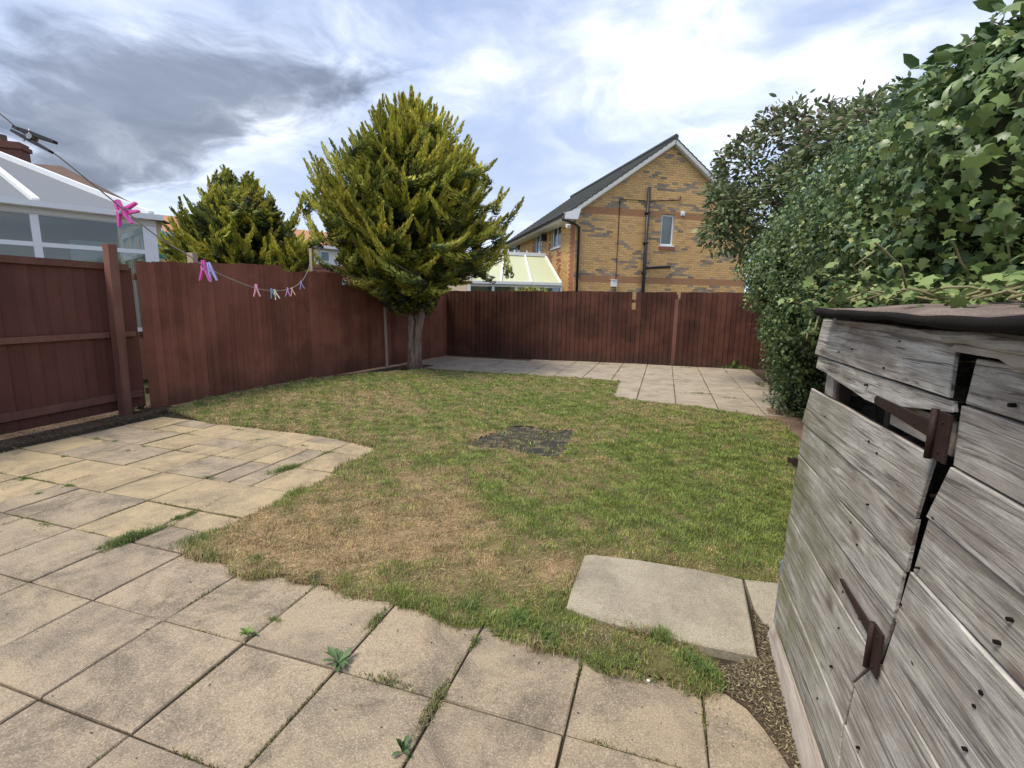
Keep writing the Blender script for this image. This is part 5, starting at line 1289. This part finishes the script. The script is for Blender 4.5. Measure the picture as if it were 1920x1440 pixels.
# teal folded parasol
tp = at(308, 470, 13.5); b_ = MB()
ztp, zbp = at(308, 432, 13.5).z, at(308, 484, 13.5).z
ring = []
for (zz, rr3) in ((ztp, .02), (ztp-.25, .13), (ztp-.55, .20), (zbp+.1, .24), (zbp, .22)):
    ring.append([(math.cos(k*math.pi/6)*rr3*(1 if k % 2 else .65), math.sin(k*math.pi/6)*rr3*(1 if k % 2 else .65), zz) for k in range(12)])
vs = sum(ring, []); fs = [(j*12+k, j*12+(k+1) % 12, (j+1)*12+(k+1) % 12, (j+1)*12+k) for j in range(4) for k in range(12)]
pr = tag(empty('parasol', (tp.x, tp.y, 0)), 'folded teal garden parasol behind the left fence beside the golden conifer', 'parasol')
b_.poly(vs, [f[::-1] for f in fs]); b_.build('canopy', M_teal, pr); b_ = MB(); b_.tube([(0, 0, 0), (0, 0, ztp+.06)], .02, 6); b_.build('pole', M_white, pr)

# ------------------------------------------------------------------ washing line and pegs
def lpt(px, py, d): return at(px, py, d)
line_px = [(-60, 165, .82), (0, 213, .88), (60, 262, .97), (105, 290, 1.04), (170, 342, 1.16), (232, 393, 1.32), (300, 447, 1.60), (352, 478, 1.90), (385, 500, 2.12), (430, 522, 2.6), (482, 541, 3.4), (515, 545, 4.3), (545, 541, 5.7), (566, 527, 7.2), (578, 505, 8.6), (584, 478, 9.6)]
pts = [lpt(*p) for p in line_px]
# smooth
sm = []
for i in range(len(pts)-1):
    p0, p1, p2, p3 = pts[max(i-1, 0)], pts[i], pts[i+1], pts[min(i+2, len(pts)-1)]
    for k in range(6):
        t_ = k/6; sm.append(.5*((2*p1)+(p2-p0)*t_+(2*p0-5*p1+4*p2-p3)*t_*t_+(3*p1-p0-3*p2+p3)*t_**3))
sm.append(pts[-1]); b_ = MB(); b_.tube(sm, [.0007+.00022*i/6 for i in range(len(sm))], 6); tag(b_.build('washing_line', M_cord, smooth=True), 'thin washing line sagging from the upper left to a post beyond the left fence', 'washing line')
lp0 = pts[-1]; b_ = MB(); b_.bar((lp0.x, lp0.y, 0), (lp0.x, lp0.y, lp0.z+.12), .06, .06, (0, 1, 0)); 
tag(b_.build('line_post', M_pale), 'pale wooden post behind the left fence holding the far end of the washing line', 'post')
b_ = MB(); q_ = at(361, 488, 8.6); b_.bar((q_.x, q_.y, 0), (q_.x, q_.y, at(361, 474, 8.6).z), .13, .09, (0, 1, 0)); tag(b_.build('fence_post', M_pale), 'top of a pale square post showing behind the left fence panel', 'post')
def peg(P_, down_, face_, mt, label, L=.078, grp='pegs on the washing line', open_=.30):
    """two jaws crossing at a spring, hung jaws-up at P_"""
    root = tag(empty('clothes_peg', P_), label, 'clothes peg', grp)
    d = Vector(down_).normalized(); n_ = Vector(face_); n_ = (n_-d*n_.dot(d)).normalized(); s_ = d.cross(n_)
    for sg in (-1, 1):
        b2 = MB(); a0_ = -d*.012+s_*(.0035*sg); a1_ = d*(L*.32)+s_*(.006*sg); a2_ = d*(L*.88)+s_*(L*open_*.5*sg+.004*sg)
        b2.bar(a0_, a1_, .0048, .010, tuple(n_), .0075, .011); b2.bar(a1_+d*.0002, a2_, .0075, .011, tuple(n_), .0045, .010); b2.build('jaw', mt, root)
    b2 = MB(); b2.tube([d*(L*.32)+n_*-.007, d*(L*.32)+n_*.007], .0052, 10); b2.tube([d*(L*.20)+s_*.0115+n_*.003, d*(L*.34)+n_*.0065, d*(L*.20)-s_*.0115+n_*.003], .0011, 5); b2.build('spring', M_steel, root)
    return root
toC = -fwd
def pegpx(px, py, dep, px2, py2, mt, label, **k):
    a = at(px, py, dep); b = at(px2, py2, dep); L = (b-a).length/.88
    return peg(a, b-a, toC, mt, label, L=L, **k)
pegpx(38, 248, .93, 100, 276, M_black, 'dark peg clipped nearest on the washing line against the cloudy sky', open_=.16)
pegpx(222, 384, 1.32, 236, 422, M_pink, 'magenta peg hanging down from the line before the conservatory gutter', open_=.45)
pegpx(230, 398, 1.335, 258, 388, M_pink, 'magenta peg sticking out sideways before the conservatory gutter', open_=.30)
pegpx(381, 493, 2.08, 384, 526, M_pink, 'bright pink peg beside the lavender peg on the line', open_=.40)
pegpx(392, 497, 2.14, 401, 527, M_lav, 'lavender peg hanging beside the bright pink peg', open_=.25)
pegpx(480, 536, 3.35, 482, 556, M_pale_pink, 'rose pink peg hanging alone in the middle of the line', open_=.45)
pegpx(509, 543, 4.1, 513, 559, M_bluep, 'dark blue peg at the lowest sag of the line', open_=.40)
pegpx(515, 545, 4.3, 521, 561, M_lemon, 'cream peg next to the dark blue peg at the lowest sag', open_=.35)
pegpx(539, 541, 5.5, 540, 556, M_purple, 'mauve peg near the far end of the line', open_=.5)
pegpx(547, 541, 5.7, 550, 554, M_peach, 'peach peg next to the mauve peg near the far end', open_=.5)
pegpx(564, 528, 7.0, 567, 542, M_lav, 'pale lilac peg farthest along the washing line', open_=.5)

# ------------------------------------------------------------------ weeds
def tuft(name, P0, n_, h, spread, label, cat='grass tuft', dirv=None, dryf=.25, wid=.004, group=None, lean=.9):
    ra_ = rng.random(n_)**.8*1.6; an_ = rng.uniform(0, 2*math.pi, n_); lob = 1+.35*np.sin(3*an_+n_)+.2*np.sin(5*an_); q_ = np.c_[ra_*np.cos(an_), ra_*np.sin(an_)]*lob[:, None]*spread
    if dirv is not None:
        d = np.array(dirv)/np.linalg.norm(dirv); q_ = q_*.30+np.outer((q_@d)*1.0, d)*.9
    dr_ = np.full(n_, dryf); tn_, _ = grass_tone(q_, dr_, n_); tn_ *= np.array([.72, .82, .9])
    edge_f = 1-.65*np.clip(ra_/1.6, 0, 1)**2
    o = add(name, grass_mesh(q_, rng.uniform(.3, 1.1, n_)*h*edge_f, wid, tn_, lean, -.004), M_blade, None, (P0.x, P0.y, .0)); return tag(o, label, cat, group)
du, dvv = (1.0, .0), (0.0, 1.0)
W_ = [(245, 1012, 1500, .075, .07, (.25, 1), 'thick dark green grass tuft in the patio near the lawn corner', .2),
      (538, 880, 700, .07, .08, (.3, 1), 'grass clump spreading on the slab by the patio edge', .1),
      (375, 1018, 900, .07, .06, None, 'bright grass clump at the inner corner of the lawn', .05),
      (355, 965, 260, .035, .05, dvv, 'row of grass growing along a joint near the lawn corner', .15),
      (333, 972, 150, .04, .015, None, 'short grass knot ending a weedy joint', .1),
      (390, 896, 170, .03, .04, du, 'thin line of grass in a joint left of the patio edge', .2),
      (128, 912, 160, .035, .02, None, 'round weed knot beside a crossing of patio joints', .1),
      (45, 898, 140, .035, .02, None, 'small weed knot at the left margin of the patio', .1),
      (85, 984, 200, .02, .05, du, 'dark mossy grass line in the left patio joint', .3),
      (72, 926, 90, .03, .012, None, 'sparse upright weed on the yellow slabs at the left', .1),
      (120, 857, 90, .035, .015, None, 'small weed on the slabs below the dark fence panel', .1),
      (215, 828, 120, .03, .03, dvv, 'low weeds in a joint below the leaning fence post', .2),
      (182, 823, 80, .03, .02, None, 'tiny weed beside the low weeds below the post', .2),
      (270, 838, 100, .03, .02, None, 'little weed tuft in the middle of the far slabs', .2),
      (240, 846, 120, .03, .03, None, 'pale weed patch among the far slabs', .5),
      (612, 850, 200, .04, .03, (.4, 1), 'grass tuft near the tip of the patio', .15),
      (448, 806, 140, .03, .04, du, 'grass along a joint at the top of the patio', .3),
      (480, 825, 140, .025, .05, (.6, .8), 'grass in a slanting joint near the patio tip', .3),
      (570, 836, 120, .025, .05, du, 'fine grass in the joint behind the patio tip', .3),
      (222, 780, 130, .04, .04, None, 'weeds at the foot of the leaning fence post', .2),
      (705, 1165, 420, .05, .035, dvv, 'dry and green grass in the joint right of the lawn corner', .5),
      (890, 1205, 320, .045, .022, dvv, 'grass tuft filling the joint below the lawn edge', .35),
      (820, 1310, 420, .04, .05, dvv, 'dry grass strip in the front patio joint', .6),
      (795, 1350, 240, .035, .03, dvv, 'straw coloured grass at the lower end of the front joint', .8),
      (730, 1278, 300, .03, .06, du, 'straggling dry grass right of the dandelion', .6),
      (515, 1162, 90, .03, .02, du, 'small weed behind the leafy seedling', .1),
      (1125, 1392, 90, .015, .03, du, 'mossy grass in the front right joint', .5),
      (1376, 690, 500, .14, .16, du, 'green weeds growing at the foot of the far fence near the ivy', .15),
      (1425, 722, 200, .10, .10, dvv, 'dry weeds at the foot of the right fence', .5),
      (1315, 738, 160, .04, .12, du, 'weeds along a joint of the back path', .3),
      (1370, 747, 160, .04, .12, du, 'weeds along the nearer joint of the back path', .3),
      (1290, 690, 100, .04, .10, du, 'small weeds at the middle of the back path', .4),
      (1130, 683, 260, .05, .30, du, 'thin grass line along the foot of the far fence', .4)]
for (px, py, n_, h, spd, dv2, lb, dry_) in W_:
    tuft('grass_tuft', gnd(px, py), int(n_*1.1), h*1.0, spd*1.35, lb, 'grass tuft', dv2, dry_, .0035 if py > 800 else .008, 'weeds growing in the paving')
# moss and fine weeds in the patio joints
jp = []
for k in range(-14, 3):
    x = U0+k*SP-.002; m_ = 2600; yy = rng.uniform(-.1, 4.7, m_); jp.append(np.c_[x+rng.normal(0, .0045, m_), yy])
for k in range(-3, 9):
    y = V0+k*SP-.002; m_ = 3200; xx = rng.uniform(-6.1, .6, m_); jp.append(np.c_[xx, y+rng.normal(0, .0045, m_)])
jp = np.concatenate(jp); ok = ~((jp[:, 1] > 1.95) & (jp[:, 0] > -2.7)); jp = jp[ok]
pj = fnoise(jp, 2.7, 5)+.6*fnoise(jp, 9.0, 2); jp = jp[(pj > .05) & (rng.random(len(jp)) < np.clip((pj-.05)*1.5, 0, 1))]
tj, _d = grass_tone(jp, np.full(len(jp), .45), len(jp))
tag(add('joint_moss', grass_mesh(jp, rng.uniform(.008, .024, len(jp)), .0035, tj*.6, .9, -.008), M_blade), kind='stuff')
# crumbs of soil, leaf bits and grit lying on the slabs
cr = rng.uniform((-6.0, -.2), (.6, 4.6), (5200, 2)); cr = cr[~((cr[:, 1] > 1.95) & (cr[:, 0] > -2.7))]; de = edge_dist(cr, LP)
cr = cr[rng.random(len(cr)) < np.clip(.10+.9*np.exp(-de/.12)+.25*(fnoise(cr, 1.7, 3) > .5), 0, 1)]; nl = len(cr)
nv_ = nrm(np.stack([rng.normal(0, .35, nl), rng.normal(0, .35, nl), np.ones(nl)], 1)); x_, y_, z_ = frames(nv_)
cc_ = np.where(rng.random(nl)[:, None] < .4, np.array([.28, .20, .11]), np.array([.055, .042, .03]))*rng.uniform(.5, 1.3, (nl, 1))
tag(add('patio_litter', scatter_mesh(lt_v*np.array([1, 1.6, 1]), lt_f, np.c_[cr, np.full(nl, .0015)], x_, y_, z_, rng.uniform(.004, .014, nl), np.clip(cc_, 0, 1)), M_turf), kind='stuff')
# clumps along the front edge of the lawn
E_ = [(975, 1165, 700, .07, .055, 'leafy green clump at the front edge of the lawn', .03), (1025, 1195, 500, .055, .05, 'lower green clump on the lawn edge right of the leafy one', .1), (1130, 1205, 600, .045, .07, 'dry brown grass clump before the large concrete slab', .9),
      (1240, 1195, 600, .065, .04, 'upright green clump touching the large concrete slab', .1), (1290, 1240, 700, .06, .05, 'dark green clump between the large slab and patio', .1), (1325, 1262, 600, .06, .04, 'dark green clump nearest the shed', .05),
      (1185, 1235, 500, .045, .06, 'mixed grass clump hanging over the patio', .4), (880, 1140, 500, .055, .05, 'green clump on the lawn edge before the dandelion joint', .15), (480, 1050, 400, .05, .05, 'grass clump overhanging the patio step', .3), (590, 1080, 400, .04, .05, 'brownish clump on the ragged lawn edge', .6), (1060, 1180, 400, .04, .05, 'short straw clump beside the concrete slab corner', .8)]
for (px, py, n_, h, spd, lb, dry_) in E_:
    o = tuft('grass_clump', gnd(px, py, .02), n_, h, spd, lb, 'grass clump', None, dry_, .0035, 'clumps along the lawn edge'); o.location.z = .018
# broad-leaved weeds
dl_v = np.array([(0, .03, 0), (.25, .09, .10), (.5, .16, .16), (.75, .17, .14), (1.0, 0, .02), (.75, -.17, .14), (.5, -.16, .16), (.25, -.09, .10), (0, -.03, 0), (.5, 0, .10)])
dl_f = [(9, 0, 1), (9, 1, 2), (9, 2, 3), (9, 3, 4), (9, 4, 5), (9, 5, 6), (9, 6, 7), (9, 7, 8), (9, 8, 0)]
M_weed = plain('weed_leaf', (.085, .140, .050), .5, .4, .4, 60, .2)
def rosette(px, py, nleaf, L, label, tilt=.35, flat=0, col_=None):
    P0 = gnd(px, py); root = tag(empty('weed_plant', (P0.x, P0.y, .0)), label, 'weed', 'broad leaved weeds in the paving')
    me0 = mesh(dl_v, dl_f, True); me0.materials.append(col_ or M_weed)
    for k in range(nleaf):
        o = bpy.data.objects.new('leaf', me0); col.objects.link(o); o.parent = root; s = L*random.uniform(.6, 1.1)
        o.scale = (s, s*random.uniform(.7, 1.0), s); o.rotation_euler = (random.uniform(-.3, .3), -random.uniform(.05, tilt*2), k*2.399+random.uniform(-.3, .3)); o.location = (0, 0, .004)
    return root
M_weed2 = plain('bright_weed_leaf', (.14, .23, .045), .5, .4, .3, 60, .2)
rosette(635, 1245, 13, .085, 'blue green leafy rosette weed in the front patio joint')
rosette(465, 1192, 9, .055, 'small bright leafy seedling weed at a patio joint', .5, 0, M_weed2)
rosette(754, 1412, 9, .055, 'dark leafy weed at the bottom edge of the patio', .7)
rosette(268, 768, 12, .12, 'dark leafy weed between the leaning post and the left fence', .8)
rosette(250, 776, 8, .09, 'smaller leafy weed against the leaning post', .8)
rosette(958, 1150, 11, .05, 'bright leafy weed at the front edge of the lawn', .7, 0, M_weed2)
rosette(1010, 1185, 10, .045, 'round leaved weed overhanging the patio from the lawn', .7, 0, M_weed2)
rosette(1376, 690, 12, .20, 'broad leaved green weed against the far fence by the ivy', .9, 0, M_weed2)
# tiny white pebble on the patio
q_ = gnd(1216, 1277); b_ = MB(); b_.tube([(0, 0, 0), (0, 0, .004), (0, 0, .006)], [.007, .008, .004], 7); tag(b_.build('pebble', M_white, None, (q_.x, q_.y, .001)), 'tiny white pebble on the patio by the lawn edge', 'pebble')
